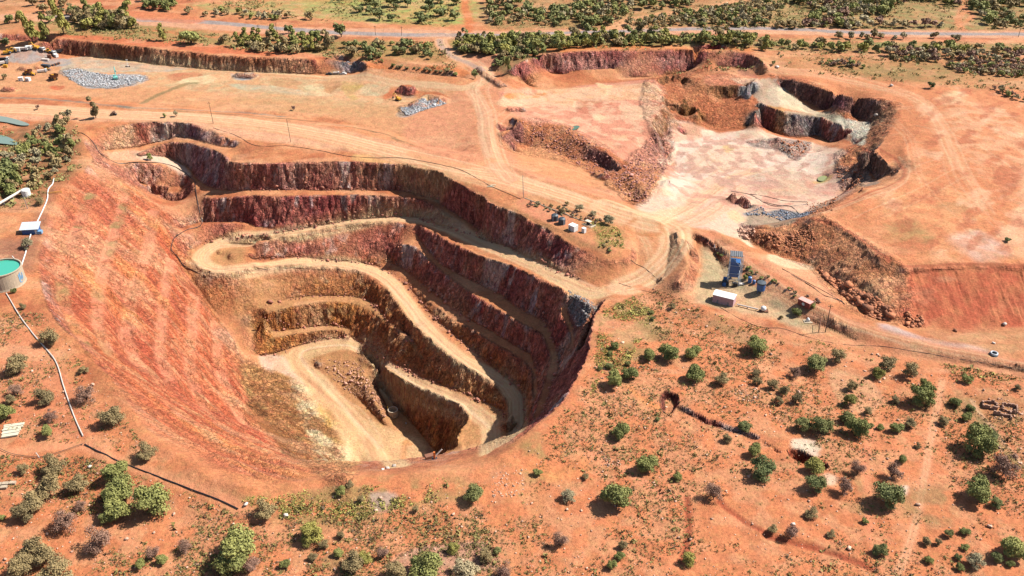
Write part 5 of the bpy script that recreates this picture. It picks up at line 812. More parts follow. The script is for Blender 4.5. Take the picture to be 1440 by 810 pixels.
# ---- ground cover nobody could count
def cover(name, n, regions, size, mat, label, cat, blades=7, dens=None, hgt=.6):
    vs = []; fs = 0; out_ = []
    tot = sum(r[1] for r in regions)
    for poly, wgt in regions:
        Pw = hits(poly)[:, :2]; lo, hi = Pw.min(0), Pw.max(0); m = int(n * wgt / tot * 3)
        x = rng.uniform(lo[0], hi[0], m * 2); y = rng.uniform(lo[1], hi[1], m * 2); k = poly_sd(Pw, x, y) > 0
        x, y = x[k], y[k]; d = fbm(x / 26, y / 26, 21, 3) + .5 * fbm(x / 6, y / 6, 4, 2); k = d + rng.normal(size=len(x)) * .18 > .08; x, y = x[k], y[k]
        q = int(n * wgt / tot); out_.append(np.stack([x[:q], y[:q]], 1))
    P = np.vstack(out_); z = samp(ZG, P[:, 0], P[:, 1]); g = np.hypot(samp(np.gradient(ZG)[1], P[:, 0], P[:, 1]), samp(np.gradient(ZG)[0], P[:, 0], P[:, 1])); k = g < .8; P = P[k]; z = z[k]
    n_ = len(P); s = size * np.exp(rng.normal(size=n_) * .45)
    c = np.repeat(np.column_stack([P, z]), blades, 0); S = np.repeat(s, blades)[:, None]
    c = c + rng.normal(size=c.shape) * S * np.array([.45, .45, .12]) + np.array([0, 0, 1]) * S * hgt * rng.random((len(c), 1))
    u = rng.normal(size=c.shape); u /= np.linalg.norm(u, axis=1)[:, None]; w_ = np.cross(u, rng.normal(size=c.shape)); w_ /= np.linalg.norm(w_, axis=1)[:, None] + 1e-9
    V_ = np.stack([c - u * S * .45, c + u * S * .45, c + w_ * S * .6], 1).reshape(-1, 3)
    m = bpy.data.meshes.new(name); N3 = len(V_); m.vertices.add(N3); m.vertices.foreach_set("co", V_.astype(np.float32).ravel()); m.loops.add(N3); m.loops.foreach_set("vertex_index", np.arange(N3, dtype=np.int32)); m.polygons.add(N3 // 3); m.polygons.foreach_set("loop_start", np.arange(0, N3, 3, dtype=np.int32)); m.update(calc_edges=True); m.materials.append(mat)
    o = bpy.data.objects.new(name, m); COL.objects.link(o); return tag(o, label, cat, None, "stuff")
right = [(850, 430), (920, 405), (1000, 440), (1150, 480), (1440, 530), (1560, 560), (1560, 830), (700, 830), (640, 690), (760, 620), (820, 540)]
left = [(-80, 640), (120, 640), (330, 720), (480, 690), (660, 680), (720, 830), (-80, 830)]; lf2 = [(0, 440), (60, 440), (160, 560), (210, 640), (120, 630), (0, 610)]
scrubm = leafmat("scrub_leaf", (92, 82, 46), (124, 112, 62)); scrubd = leafmat("scrub_dark", (74, 58, 44), (100, 84, 54))
cover("ground_cover", 17000, [(right, 6), (left, 3.2), (lf2, .6)], .42, scrubm, "low olive tufts dotting the red soil round the pit", "ground cover", 7)
cover("dry_tufts", 12000, [(right, 6), (left, 3), (lf2, .8)], .36, scrubd, "dark dry tufts dotting the red soil round the pit", "dry tufts", 6)
cover("rim_grass", 7000, [([(340, 700), (480, 685), (650, 670), (720, 640), (740, 660), (650, 700), (500, 730), (380, 730)], 3), ([(845, 440), (890, 415), (920, 440), (880, 520), (850, 520), (830, 560)], 3), ([(1000, 440), (1150, 480), (1440, 530), (1440, 540), (1150, 492), (1000, 455)], 1.5), ([(830, 310), (872, 322), (880, 350), (845, 350)], 1)], .38, leafmat("rim_grass_leaf", (128, 120, 60), (150, 138, 74)), "thin olive grass along the near rim of the pit", "grass", 6)
cover("plain_scrub", 10000, [([(680, -5), (1500, -5), (1500, 42), (690, 42)], 6), ([(60, 28), (330, 50), (640, 60), (640, 100), (440, 78), (60, 50)], 3), ([(640, 52), (1440, 62), (1500, 140), (1300, 118), (1070, 88), (700, 66)], 2), ([(-40, 180), (110, 175), (115, 235), (40, 290), (-60, 300)], 1.3), ([(260, 0), (650, -5), (640, 38), (350, 24)], 1.6)], 1.05, leafmat("plain_scrub_leaf", (104, 96, 56), (132, 122, 74)), "low scrub over the plain beyond the pit", "scrub", 6)
# ---- loose stones and rubble
def stones(name, pts, size, mat, label, cat='rubble', kind="stuff", sig=.4, flatk=.7):
    """pts: (n,2) world positions"""
    P = np.asarray(pts); n = len(P); z = samp(ZG, P[:, 0], P[:, 1]); s = (size * np.exp(rng.normal(size=n) * sig))[:, None, None]
    base = np.array([(1, 0, 0), (-1, 0, 0), (0, 1, 0), (0, -1, 0), (0, 0, 1), (0, 0, -1), (.6, .6, .6), (-.6, .6, .5), (-.6, -.6, .6), (.6, -.6, .5)])
    F_ = [(0, 6, 9), (0, 2, 6), (2, 7, 6), (2, 1, 7), (1, 8, 7), (1, 3, 8), (3, 9, 8), (3, 0, 9), (4, 6, 7), (4, 7, 8), (4, 8, 9), (4, 9, 6), (5, 2, 0), (5, 1, 2), (5, 3, 1), (5, 0, 3)]
    an = rng.random(n) * 6.283; c, s_ = np.cos(an), np.sin(an)
    v = base[None] * (1 + rng.normal(size=(n, 10, 3)) * .22) * np.array([1, .75, flatk])
    vx = v[..., 0] * c[:, None] - v[..., 1] * s_[:, None]; vy = v[..., 0] * s_[:, None] + v[..., 1] * c[:, None]; v = np.stack([vx, vy, v[..., 2]], -1) * s + np.column_stack([P, z])[:, None, :] + np.array([0, 0, .25]) * s
    f = (np.array(F_)[None] + np.arange(n)[:, None, None] * 10).reshape(-1); k = len(f) // 3
    m = bpy.data.meshes.new(name); m.vertices.add(n * 10); m.vertices.foreach_set("co", v.astype(np.float32).ravel()); m.loops.add(len(f)); m.loops.foreach_set("vertex_index", f.astype(np.int32)); m.polygons.add(k); m.polygons.foreach_set("loop_start", np.arange(0, len(f), 3, dtype=np.int32)); m.update(calc_edges=True); m.materials.append(mat)
    ta = m.attributes.new('tone', 'FLOAT', 'POINT'); ta.data.foreach_set('value', np.repeat(rng.random(n), 10).astype(np.float32))
    o = bpy.data.objects.new(name, m); COL.objects.link(o); return tag(o, label, cat, None, kind)
def inside(poly, n):
    Pw = hits(poly)[:, :2]; lo, hi = Pw.min(0), Pw.max(0); o = []
    x = rng.uniform(lo[0], hi[0], n * 6); y = rng.uniform(lo[1], hi[1], n * 6); k = poly_sd(Pw, x, y) > 0; return np.stack([x[k], y[k]], 1)[:n]
rockp = rockmat("pale_stone", (236, 186, 154)); greyr = rockmat("grey_rubble", (196, 192, 190))
stones("scattered_stones", np.vstack([inside(right, 2600), inside(left, 1300), inside(lf2, 400)]), .20, rockp, "pale stones scattered over the red soil round the pit", "stones", sig=.55)
stones("boulder_pile", np.vstack([inside([(1150, 378), (1172, 392), (1200, 405), (1235, 420), (1256, 440), (1252, 452), (1225, 446), (1200, 430), (1185, 415), (1165, 396)], 3000), inside([(1275, 440), (1298, 444), (1300, 460), (1278, 462)], 130)]), .42, M['rockd'], "brown boulders heaped at the foot of the spoil slope", "boulders", sig=.6)
stones("quarry_rubble", np.vstack([inside([(88, 100), (110, 97), (135, 104), (205, 107), (203, 114), (180, 121), (150, 124), (115, 121), (98, 112)], 3600), inside([(562, 152), (572, 163), (600, 154), (628, 146), (618, 139), (597, 139), (585, 149)], 1500)]), .42, greyr, "broken grey rock spread on the quarry floor", "rubble")
stones("red_rubble", np.vstack([inside([(855, 250), (880, 235), (905, 205), (935, 185), (945, 215), (930, 250), (905, 285), (875, 272)], 1500), inside([(715, 195), (735, 172), (800, 180), (850, 210), (872, 236), (850, 245), (800, 222), (740, 204)], 700)]), .42, rockmat("mauve_rubble", (214, 146, 126)), "mauve rubble on the banks of the shallow pit", "rubble")
stones("brown_rubble", np.vstack([inside([(1172, 237), (1200, 232), (1215, 250), (1200, 265), (1180, 255)], 180), inside([(1135, 285), (1180, 276), (1170, 296), (1140, 303)], 140), inside([(1060, 335), (1140, 310), (1150, 345), (1130, 362), (1090, 350)], 500), inside([(1090, 200), (1140, 202), (1125, 220), (1105, 216)], 160)]), .5, M['rockd'], "brown broken rock round the rim of the shallow pit", "rubble")
stones("floor_debris", inside([(440, 505), (505, 508), (550, 600), (520, 575), (470, 535)], 260), .45, rockmat("pink_rubble", (226, 166, 136)), "loose rock on the wedge in the middle of the pit floor", "rubble")
tp = []
for l_ in L:
    for (a, b, c), (a2, b2, c2) in zip(l_, l_[1:]):
        if c < -12 and 262 < a < 800 and 255 < b < 640 and (tuple(l_[0][:2]) in ((150, 222), (587, 329), (545, 368), (360, 366), (711, 592), (368, 433), (362, 468), (194, 258)) or (tuple(l_[0][:2]) == (288, 343) and l_[1][0] == 313)):
            A_ = at(a, b, c); B_ = at(a2, b2, c2); n_ = int(math.hypot(A_[0] - B_[0], A_[1] - B_[1]) * 1.6)
            for i_ in range(n_):
                f_ = random.random(); tp.append((A_[0] + (B_[0] - A_[0]) * f_ + random.gauss(0, .9), A_[1] + (B_[1] - A_[1]) * f_ + random.gauss(0, .9)))
stones("fallen_rock", tp, .34, rockmat("fallen_wall_rock", (206, 132, 104)), "fallen rock lying along the foot of the pit walls", "rubble", sig=.6)
stones("rim_rocks", np.vstack([inside([(690, 670), (740, 660), (735, 700), (690, 700)], 160), inside([(845, 635), (875, 650), (870, 660), (845, 655)], 60), inside([(1040, 540), (1075, 545), (1065, 568), (1035, 560)], 110)]), .26, rockp, "pale broken rocks near the rim and the bushes", "stones")
# ------------------------------------------------------------------ made things
def PT(px, py):
    P = hits([(px, py)])[0]; return P, (CP * P[1] + SP * (H - P[2])) / F
def thing(name, px, py, label, cat, rz=0.0, group=None):
    P, s = PT(px, py); return empty(name, (P[0], P[1], P[2] - .05), rz, label=label, cat=cat, group=group), s, P
def ang(a, b):
    A, B = hits([a, b]); return math.atan2(B[1] - A[1], B[0] - A[0])
def hose(name, pp, r, mat, label, cat, lift=0.0, n=6, up=None):
    P = smooth_poly(hits(pp), closed=False, n=6); Q = []
    for p in P: Q.append(Vector((p[0], p[1], gz(p[0], p[1]) + r * .6 + lift)))
    b = MB(); b.tube(Q, r, n); return tag(b.build(name, mat), label, cat)

# round concrete tank of green water
t, s, P = thing('water_tank', 8, 398, "round cream concrete tank open to the sky, full of green water", 'water tank')
rr, hh = 9.3, 9.0
b = MB(); n = 40
prof = [(rr + .35, 0), (rr + .1, 1.0), (rr, hh - .5), (rr + .25, hh - .45), (rr + .25, hh), (rr - .35, hh), (rr - .35, hh - 2.0)]
vs = [(r_ * math.cos(6.28318 * i / n), r_ * math.sin(6.28318 * i / n), z_) for r_, z_ in prof for i in range(n)]
b.add(vs, [(k * n + i, k * n + (i + 1) % n, (k + 1) * n + (i + 1) % n, (k + 1) * n + i) for k in range(len(prof) - 1) for i in range(n)]); b.build('wall', M['conc'], t)
wm, nt, bsd = newmat("green_water"); bsd.inputs['Base Color'].default_value = (.035, .22, .15, 1); bsd.inputs['Roughness'].default_value = .12
nn = noise(nt, N(nt, 'ShaderNodeTexCoord').outputs['Object'], 1.4, 3, .5); bb = N(nt, 'ShaderNodeBump'); bb.inputs['Strength'].default_value = .15; nt.links.new(nn, bb.inputs['Height']); nt.links.new(bb.outputs[0], bsd.inputs['Normal'])
w = MB(); w.add([((rr - .3) * math.cos(6.28318 * i / n), (rr - .3) * math.sin(6.28318 * i / n), hh - .9) for i in range(n)], [tuple(range(n))]); w.build('water', wm, t)
mu = MB()
for k, (a0, a1, z0, z1) in enumerate(((-.30, -.22, 2.2, 6.4), (-.20, -.13, 3.2, 7.0), (-.10, -.05, 2.4, 5.0), (-.26, -.10, 1.6, 2.0), (-.02, .05, 3.0, 6.2))):
    q = [(rr + .16 - .02 * z / 9) for z in (z0, z1)]
    mu.add([((rr + .20) * math.cos(a), (rr + .20) * math.sin(a), z) for a, z in ((a0, z0), (a1, z0), (a1, z1), (a0, z1))], [(0, 1, 2, 3)])
mu.build('painted_mark', M['blue2'], t)
b = MB(); b.tube([(2, 8.8, 10.6), (2.6, 8.9, hh + .3), (2.6, 9.5, 4), (2.6, 9.6, 0)], .16); b.build('inlet_pipe', M['white'], t)

hose('water_pipe', [(30, 376), (36, 358), (39, 345), (46, 325), (55, 308), (62, 293), (67, 280), (68, 268), (74, 260), (76, 252)], .32, M['white'], "white pipe snaking uphill from the round water tank", 'pipe', .3)
hose('long_pipe', [(9, 413), (30, 448), (55, 480), (78, 508), (90, 545), (104, 585), (117, 614)], .27, M['dirtywhite'], "long straight white pipe across the red soil at left", 'pipe', .2)
# small shed
t, s, P = thing('pump_shed', 45, 327, "small blue shed with pale slanting roof beside the white pipe", 'shed', .12)
b = MB(); b.box((0, 0, 1.7), (8.2, 4.6, 3.4)); b.build('wall', M['blue'], t)
b = MB(); b.add([(-5.0, -3.2, 3.2), (5.0, -3.2, 3.2), (5.0, 3.2, 4.9), (-5.0, 3.2, 4.9), (-5.0, -3.2, 3.4), (5.0, -3.2, 3.4), (5.0, 3.2, 5.1), (-5.0, 3.2, 5.1)], [(3, 2, 1, 0), (4, 5, 6, 7), (0, 1, 5, 4), (1, 2, 6, 5), (2, 3, 7, 6), (3, 0, 4, 7)]); b.build('roof', M['galv'], t)
b = MB(); b.box((3.2, -2.33, 1.3), (1.2, .08, 2.4)); b.build('door', M['white'], t)
b = MB(); b.box((4.6, -1.2, .8), (2.6, 2.4, 1.6)); b.build('side_tank', M['blue2'], t)
t, s, P = thing('header_tank', 38, 276, "white boxy tank at the end of the raised white duct", 'tank', .1)
b = MB(); b.lathe((0, 0, .6), [(2.4, 0), (2.5, .3), (2.5, 3.6), (2.2, 4.0), (.6, 4.4)], 20); b.build('tank', M['white'], t, smooth=False)
b = MB(); b.box((0, 0, .3), (5.4, 5.4, .6)); b.build('base', M['conc'], t)
A, B = hits([(-20, 304), (31, 274)]); b = MB(); b.tube([Vector((A[0], A[1], A[2] + 2.6)), Vector((B[0], B[1], B[2] + 2.6))], .75, 8); r_ = tag(b.build('duct', M['dirtywhite']), "raised white duct running off the left edge of the photo", 'duct')
for k in range(5):
    f = k / 4; b = MB(); q = [A[i] + (B[i] - A[i]) * f for i in range(3)]; b.box((q[0], q[1], gz(q[0], q[1]) + 1.0), (.5, .5, 2.2)); b.build('support', M['grey'], r_)
def pole(px, py, hpx, label, group=None, arm=True, r=.16, lean=0.0, wood='wood'):
    t, s, P = thing('utility_pole', px, py, label, 'pole', 0, group); h = hpx * s / math.cos(math.atan2(H - P[2], P[1]))
    b = MB(); b.bar((0, 0, -.3), (lean * h, 0, h), r * 1.2, 7, r * .8); b.build('post', M[wood], t)
    if arm:
        b = MB(); b.box((lean * h, 0, h - .9), (2.4, .16, .2)); b.build('crossarm', M[wood], t)
        b = MB()
        for q in (-1, 0, 1): b.bar((lean * h + q, 0, h - .8), (lean * h + q, 0, h - .45), .08, 6)
        b.build('insulator', M['dirtywhite'], t)
    return t
pole(1160.5, 467, 38, "tall wooden power pole with crossarm beside the east road", r=.2); pole(736, 278, 31, "dark pole standing above the tank yard", arm=False, r=.17, wood='grey', lean=-.03); pole(409, 200, 32, "dark leaning pole beside the haul road above the pit", arm=False, lean=-.05); pole(300, 174, 30, "pole with a knotted top above the upper left wall", arm=True, lean=-.03)
pole(39, 294, 22, "thin dark pole in front of the white header tank", arm=False, lean=-.04, wood='grey')
for k, (a, c) in enumerate(((364, 48), (389, 45), (528, 49), (565, 50), (698, 62), (807, 47), (877, 46), (1014, 46), (1432, 52))): pole(a, c, 12.5, "power pole in the row along the highway", "power poles along the highway", arm=True, r=.2)
# yellow barrier, fence, timber
t, s, P = thing('barrier', 78, 272, "yellow tubular barrier at the pit edge beside the white pipe", 'barrier', .3)
b = MB(); b.bar((-4, 0, 1.1), (3.6, 0, 1.1), .14); b.bar((-4, 0, .5), (3.6, 0, .5), .12); b.build('rail', M['yellow'], t)
for q in (-3.8, 0, 3.4):
    b = MB(); b.bar((q, 0, -.2), (q, 0, 1.3), .13); b.build('post', M['yellow'], t)
t, s, P = thing('timber_stack', 17, 606, "stack of pale sawn timber beams lying at the left edge", 'timber', .25)
for i in range(8):
    b = MB(); b.box((random.uniform(-.3, .3), 3.6 - i * 1.02, .35 + .1 * (i % 2)), (7.6 - .25 * i, .8, .6), random.uniform(-.05, .05)); b.build('beam', M['timber'], t)
t, s, P = thing('concrete_blocks', 8, 681, "few pale concrete blocks lying in two rows near the left edge", 'blocks', .15)
for i in range(5):
    b = MB(); b.box(((i % 3) * 2.5 - 2.5, (i // 3) * -1.9, .4), (2.2, 1.4, .8), random.uniform(-.1, .1)); b.build('block', M['conc'], t)
hose('black_pipe', [(119, 625), (150, 640), (200, 662), (260, 685), (300, 700), (335, 716)], .22, M['black'], "thick black pipe below the left slope of the pit", 'pipe', .1)
hose('fence_cable', [(0, 632), (20, 640), (55, 644), (80, 638), (118, 625)], .12, M['wood'], "thin dark cable sagging towards the corner post at left", 'cable', .5)
b = MB(); P, s = PT(56, 644); b.bar((P[0], P[1], P[2] - .2), (P[0] - .8, P[1], P[2] + 2.6), .2); tag(b.build('corner_post', M['dirtywhite']), "short pale corner post leaning at the end of the cable", 'post')
hose('rim_pipe', [(114, 187), (132, 202), (142, 217), (158, 227), (181, 229), (208, 228.5), (233, 231), (255, 240), (273, 254), (275, 266), (279, 290), (284, 314), (262, 324), (246, 334), (241, 351), (251, 363), (266, 378), (290, 390)], .22, M['black'], "black pipe winding down the upper left benches of the pit", 'pipe', .1)
hose('haul_road_pipe', [(300, 180), (330, 190), (360, 205), (410, 206), (450, 212), (500, 221), (560, 222), (590, 226), (620, 232), (650, 240), (690, 262), (732, 280)], .14, M['black'], "thin black pipe along the haul road above the back wall", 'pipe', .1)
hose('yard_kerb', [(738, 279), (760, 288), (790, 299), (826, 313)], .3, M['conc'], "pale pipe along the top edge of the tank yard", 'pipe', .05)
hose('crossing_cable', [(888, 366), (905, 376), (934, 395)], .12, M['black'], "thin black cable lying across the ramp junction", 'cable')
hose('road_cable', [(870, 398), (900, 408), (925, 412)], .1, M['black'], "thin black cable at the mouth of the pit ramp", 'cable')
hose('yard_hose', [(1012, 432), (1040, 448), (1070, 460), (1100, 462), (1130, 472), (1170, 482), (1240, 487), (1320, 500), (1440, 520)], .1, M['black'], "long black pipe running below the batching yard to the east road", 'pipe')
for k, (pp, lab) in enumerate((([(1028, 269), (1055, 274), (1072, 284), (1090, 290), (1115, 292), (1145, 299)], "black hose curving off the end of the brown ridge"), ([(1055, 273), (1075, 276), (1100, 282), (1135, 284)], "straight black hose, topmost on the pale pit floor"), ([(1062, 279), (1085, 287), (1110, 290), (1135, 287)], "black hose sagging below the topmost one on the pale floor"), ([(1050, 296), (1080, 294), (1110, 297), (1140, 298)], "black hose lying along the grey gravel strip"), ([(1100, 378), (1125, 392), (1150, 405), (1180, 422), (1188, 428)], "black hose lying beside the spoil slope, upper of two"), ([(1112, 386), (1140, 402), (1160, 416), (1185, 424)], "black hose lying beside the spoil slope, lower of two"))):
    hose('hose', pp, .17, M['black'], lab, 'hose')
# tank yard on the promontory
for k, (a, c, lab) in enumerate(((780, 310, "dark poly water tank, left of the pair in the yard"), (790, 315, "dark poly water tank, right of the pair in the yard"))):
    t, s, P = thing('poly_tank', a, c, lab, 'tank', k)
    b = MB(); b.lathe((0, 0, 0), [(2.0, 0), (2.05, .1), (2.0, 1.2), (2.05, 1.25), (2.0, 2.4), (2.05, 2.5), (2.0, 3.5), (1.2, 4.1), (.3, 4.3)], 20); b.build('tank', M['tankg'], t)
    b = MB(); b.lathe((.3, -.2, 4.15), [(.45, 0), (.45, .25)], 10); b.build('lid', M['black'], t)
    b = MB(); b.bar((-1.2, -1.75, 0), (-1.2, -1.75, 3.9), .09); b.bar((-.8, -1.9, 0), (-.8, -1.9, 3.9), .09); b.build('ladder', M['galv'], t)
ry = ang((788, 312), (812, 322))
def cabin(px, py, d, mat, roofm, label, cat, name, rz, roof='flat', doors=1):
    t, s, P = thing(name, px, py, label, cat, rz); x, y, z = d
    b = MB(); b.box((0, 0, z / 2 + .15), (x, y, z)); b.build('wall', mat, t)
    b = MB()
    if roof == 'flat': b.box((0, 0, z + .23), (x + .2, y + .2, .16))
    else: b.add([(-x/2-.2, -y/2-.2, z+.16), (x/2+.2, -y/2-.2, z+.16), (x/2+.2, y/2+.2, z+.16), (-x/2-.2, y/2+.2, z+.16), (-x/2-.2, 0, z+1.0), (x/2+.2, 0, z+1.0)], [(0, 1, 5, 4), (2, 3, 4, 5), (1, 2, 5), (3, 0, 4), (3, 2, 1, 0)])
    b.build('roof', roofm, t)
    for i in range(doors):
        b = MB(); b.box((-x / 4 + i * x / 2, -y / 2 - .02, 1.15), (.9, .06, 2.0)); b.build('door', M['grey'], t)
    b = MB()
    for i in range(int(x / .8)): b.box((-x / 2 + .5 + i * .8, -y / 2 - .03, z / 2 + .15), (.1, .07, z * .92))
    b.build('rib', mat, t)
    return t
cabin(806, 324, (4.2, 3.4, 3.3), M['white'], M['white'], "white box container in the tank yard", 'container', 'site_container', ry)
cabin(821, 327, (2.0, 1.8, 2.6), M['white'], M['white'], "narrow white cabinet right of the white box container", 'cabinet', 'switch_cabinet', ry, doors=0)
t, s, P = thing('pump_skid', 828, 317, "small pump under a cream roof in a fenced slab", 'pump', ry)
b = MB(); b.box((0, 0, .1), (6.6, 4.6, .2)); b.build('slab', M['conc'], t)
b = MB(); b.box((-.8, .6, 2.4), (3.6, 2.2, .12)); b.build('roof', M['timber'], t)
for sx, sy in ((-2.4, -.3), (.8, -.3), (-2.4, 1.5), (.8, 1.5)):
    b = MB(); b.bar((sx, sy, .1), (sx, sy, 2.4), .07); b.build('post', M['grey'], t)
b = MB(); b.box((-.8, .4, .8), (2, 1, 1.1)); b.bar((.4, .4, .7), (1.8, .4, .7), .3, 8); b.build('engine', M['dark'], t)
b = MB()
for q in ((-3.2, -2.2, 3.2, -2.2), (3.2, -2.2, 3.2, 2.2)): b.bar((q[0], q[1], 1.0), (q[2], q[3], 1.0), .1); b.bar((q[0], q[1], .5), (q[2], q[3], .5), .08)
b.build('rail', M['timber'], t)
t, s, P = thing('pallet_pile', 691, 262, "little heap of pale boards between haul road and pit", 'boards', .3)
for i in range(5):
    b = MB(); b.box((random.uniform(-1.6, 1.6), random.uniform(-.9, .9), .15 + .12 * i), (3.4, .4, .1), random.uniform(-.6, .6)); b.build('board', M['timber'], t)
# batching yard
rb = ang((1000, 425), (1033, 433))
t, s, P = thing('batching_tower', 1030, 398, "tall blue batching tower with grey striped roof on a steel frame", 'tower', rb + .25)
HT = 17.0; b = MB()
for sx in (-2.7, 2.7):
    for sy in (-2.5, 2.5): b.bar((sx, sy, 0), (sx, sy, HT), .17, 6)
for z in (3.5, 7.0, 11.5, HT): 
    for q in ((-2.7, -2.5, 2.7, -2.5), (2.7, -2.5, 2.7, 2.5), (2.7, 2.5, -2.7, 2.5), (-2.7, 2.5, -2.7, -2.5)): b.bar((q[0], q[1], z), (q[2], q[3], z), .13, 5)
b.bar((-2.7, -2.5, 0), (2.7, -2.5, 3.5), .09, 5); b.bar((2.7, -2.5, 11.5), (-2.7, -2.5, HT), .09, 5); b.bar((2.7, -2.5, 3.5), (2.7, 2.5, 7), .09, 5); b.build('frame', M['galv'], t)
b = MB(); b.box((0, 0, 10.2), (4.8, 4.4, 6.4)); b.box((0, 0, 5.9), (4.8, 4.4, 2.2)); b.build('hopper', M['blue'], t)
b = MB(); b.add([(-2.4, -2.2, 7.0), (2.4, -2.2, 7.0), (2.4, 2.2, 7.0), (-2.4, 2.2, 7.0), (-.7, -.7, 4.2), (.7, -.7, 4.2), (.7, .7, 4.2), (-.7, .7, 4.2)], [(4, 5, 1, 0), (5, 6, 2, 1), (6, 7, 3, 2), (7, 4, 0, 3), (7, 6, 5, 4)]); b.build('cone', M['blue'], t)
b = MB(); b.box((0, 0, HT + .2), (6.2, 5.8, .2)); rf = b.build('roof', M['grey'], t)
b = MB()
for i in range(7): b.box((-2.7 + i * .9, 0, HT + .38), (.3, 5.7, .12))
b.build('rib', M['dark'], rf)
b = MB(); b.bar((3.1, -2.9, 0), (3.1, -2.9, HT + 1), .1); b.bar((3.6, -2.9, 0), (3.6, -2.9, HT + 1), .1)
for i in range(16): b.bar((3.1, -2.9, i), (3.6, -2.9, i), .05, 4)
b.build('ladder', M['galv'], t)
b = MB(); b.bar((-5.2, -1.8, .4), (-1, -1, 3.9), .6, 8); b.build('auger', M['grey'], t)
b = MB(); b.box((-3.8, -2.4, 1.3), (3.2, 2.0, 2.2)); b.build('mixer', M['dark'], t); b = MB(); b.box((1.2, -2.8, 1.0), (2.2, 1.6, 1.8)); b.build('control_box', M['dark'], t)
b = MB(); b.bar((-4.8, .8, 1.6), (-2.9, .8, 1.6), 1.2, 12); b.build('drum', M['blue'], t)
b = MB(); b.box((4.4, -1.6, 1.1), (2.6, 1.8, .2)); b.box((5.6, -2.3, .5), (.2, .2, 1)); b.box((3.3, -2.3, .5), (.2, .2, 1)); b.build('platform', M['dirtywhite'], t)
t, s, P = thing('storage_silo', 1069, 411, "squat blue round silo with a grey collar, right of the tower", 'silo')
b = MB(); b.lathe((0, 0, .8), [(1.2, 0), (2.1, .9), (2.15, 1.0), (2.1, 2.6), (2.17, 2.7), (2.1, 4.4)], 18); b.build('tank', M['blue'], t)
b = MB(); b.lathe((0, 0, 5.2), [(2.25, 0), (2.25, .7), (2.0, .75), (.5, .95)], 18); b.build('collar', M['tankg'], t)
for i in range(4):
    a = i * 1.571 + .5; b = MB(); b.bar((1.9 * math.cos(a), 1.9 * math.sin(a), 0), (2.0 * math.cos(a), 2.0 * math.sin(a), 1.8), .14); b.build('leg', M['blue'], t)
for k, (a, c, r_, h_, lab) in enumerate(((1054, 397, 1.0, 3.0, "tall blue drum between the tower and the squat silo"), (1060, 399, .8, 1.9, "short blue drum beside the tall blue drum"), (1018, 402, 1.1, 2.0, "blue drum at the left foot of the tower"))):
    b = MB(); b.lathe((0, 0, 0), [(r_, 0), (r_, h_ * .45), (r_ * 1.06, h_ * .48), (r_, h_ * .52), (r_, h_), (r_ * .5, h_ + .3)], 14); P, s = PT(a, c); tag(b.build('blue_drum', M['blue'], None, (P[0], P[1], P[2])), lab, 'drum')
t = cabin(1018, 425, (10.4, 5.4, 4.4), M['pink'], M['white'], "long pink shed with white roof in the batching yard", 'shed', 'long_shed', rb - .05, roof='gable', doors=2)
b = MB(); b.box((-5.0, 2.0, 1.2), (1.6, 1.6, 2.2)); b.build('lean_to', M['pink'], t)
t = cabin(1132, 430, (6.6, 3.2, 3.0), M['red'], simple("pink_roof", (214, 150, 136), .6), "small red shed with pink roof near the road", 'shed', 'red_shed', ang((1122, 425), (1140, 433)), roof='flat', doors=0)
b = MB(); b.lathe((0, 0, 0), [(.8, 0), (.8, .05)], 14); o = b.build('round_sign', M['white'], t); o.rotation_euler = (math.pi / 2, 0, 0); o.location = (-.2, -1.66, 1.6)
A, B = hits([(1036, 430), (1066, 437)]); b = MB(); b.bar((A[0], A[1], A[2] + .9), (B[0], B[1], B[2] + .9), .35, 8); r_ = tag(b.build('white_duct', M['dirtywhite']), "white duct between the long pink shed and white vessel", 'duct')
for f in (.1, .5, .9):
    b = MB(); q = [A[i] + (B[i] - A[i]) * f for i in range(3)]; b.box((q[0], q[1], q[2] + .4), (.3, .3, .9)); b.build('support', M['grey'], r_)
t, s, P = thing('white_vessel', 1073, 438, "round white vessel on an orange skid in the batching yard", 'vessel')
b = MB(); b.lathe((0, 0, .6), [(.4, 0), (1.2, .4), (1.4, 1.2), (1.2, 2.0), (.5, 2.5)], 16); b.build('vessel', M['white'], t, smooth=True)
b = MB(); b.box((.3, 0, .35), (4.2, 2.2, .5)); b.bar((2.0, -.6, .6), (2.0, -.6, 1.8), .1); b.bar((2.0, .6, .6), (2.0, .6, 1.8), .1); b.build('skid', M['rust'], t)
t, s, P = thing('white_pump', 1136, 452, "small white pump on a slab by the yard fence", 'pump')
b = MB(); b.box((0, 0, .1), (4.0, 3.0, .2)); b.build('slab', M['conc'], t)
b = MB(); b.box((0, 0, .7), (1.6, 1.0, .9)); b.lathe((0, .2, 1.1), [(.6, 0), (.7, .4), (.3, .9)], 12); b.build('housing', M['white'], t)
FA, FB_ = (1148, 436), (1154, 466)
t, s, P = thing('gate_frame', 1152, 462, "tall rusty gate frame at the east end of the yard", 'gate', ang((1150, 464), (1154, 437)))
b = MB(); b.bar((-4, 0, 0), (-4, 0, 4.2), .14); b.bar((4, 0, 0), (4, 0, 4.2), .14); b.bar((-4, 0, 4.2), (4, 0, 4.2), .12); b.bar((-4, 0, .5), (4, 0, .5), .1); b.build('frame', M['rust'], t)
b = MB()
for i in range(12): b.bar((-3.6 + i * .65, 0, .5), (-3.6 + i * .65, 0, 4.1), .035, 4)
b.build('mesh_panel', M['grey'], t)
Pf = smooth_poly(hits([(1004, 347), (1035, 370), (1070, 394), (1110, 414), (1146, 432)]), closed=False, n=6)
t = empty('yard_fence', (Pf[0][0], Pf[0][1], Pf[0][2]), 0, label="post and wire fence between batching yard and east road", cat='fence')
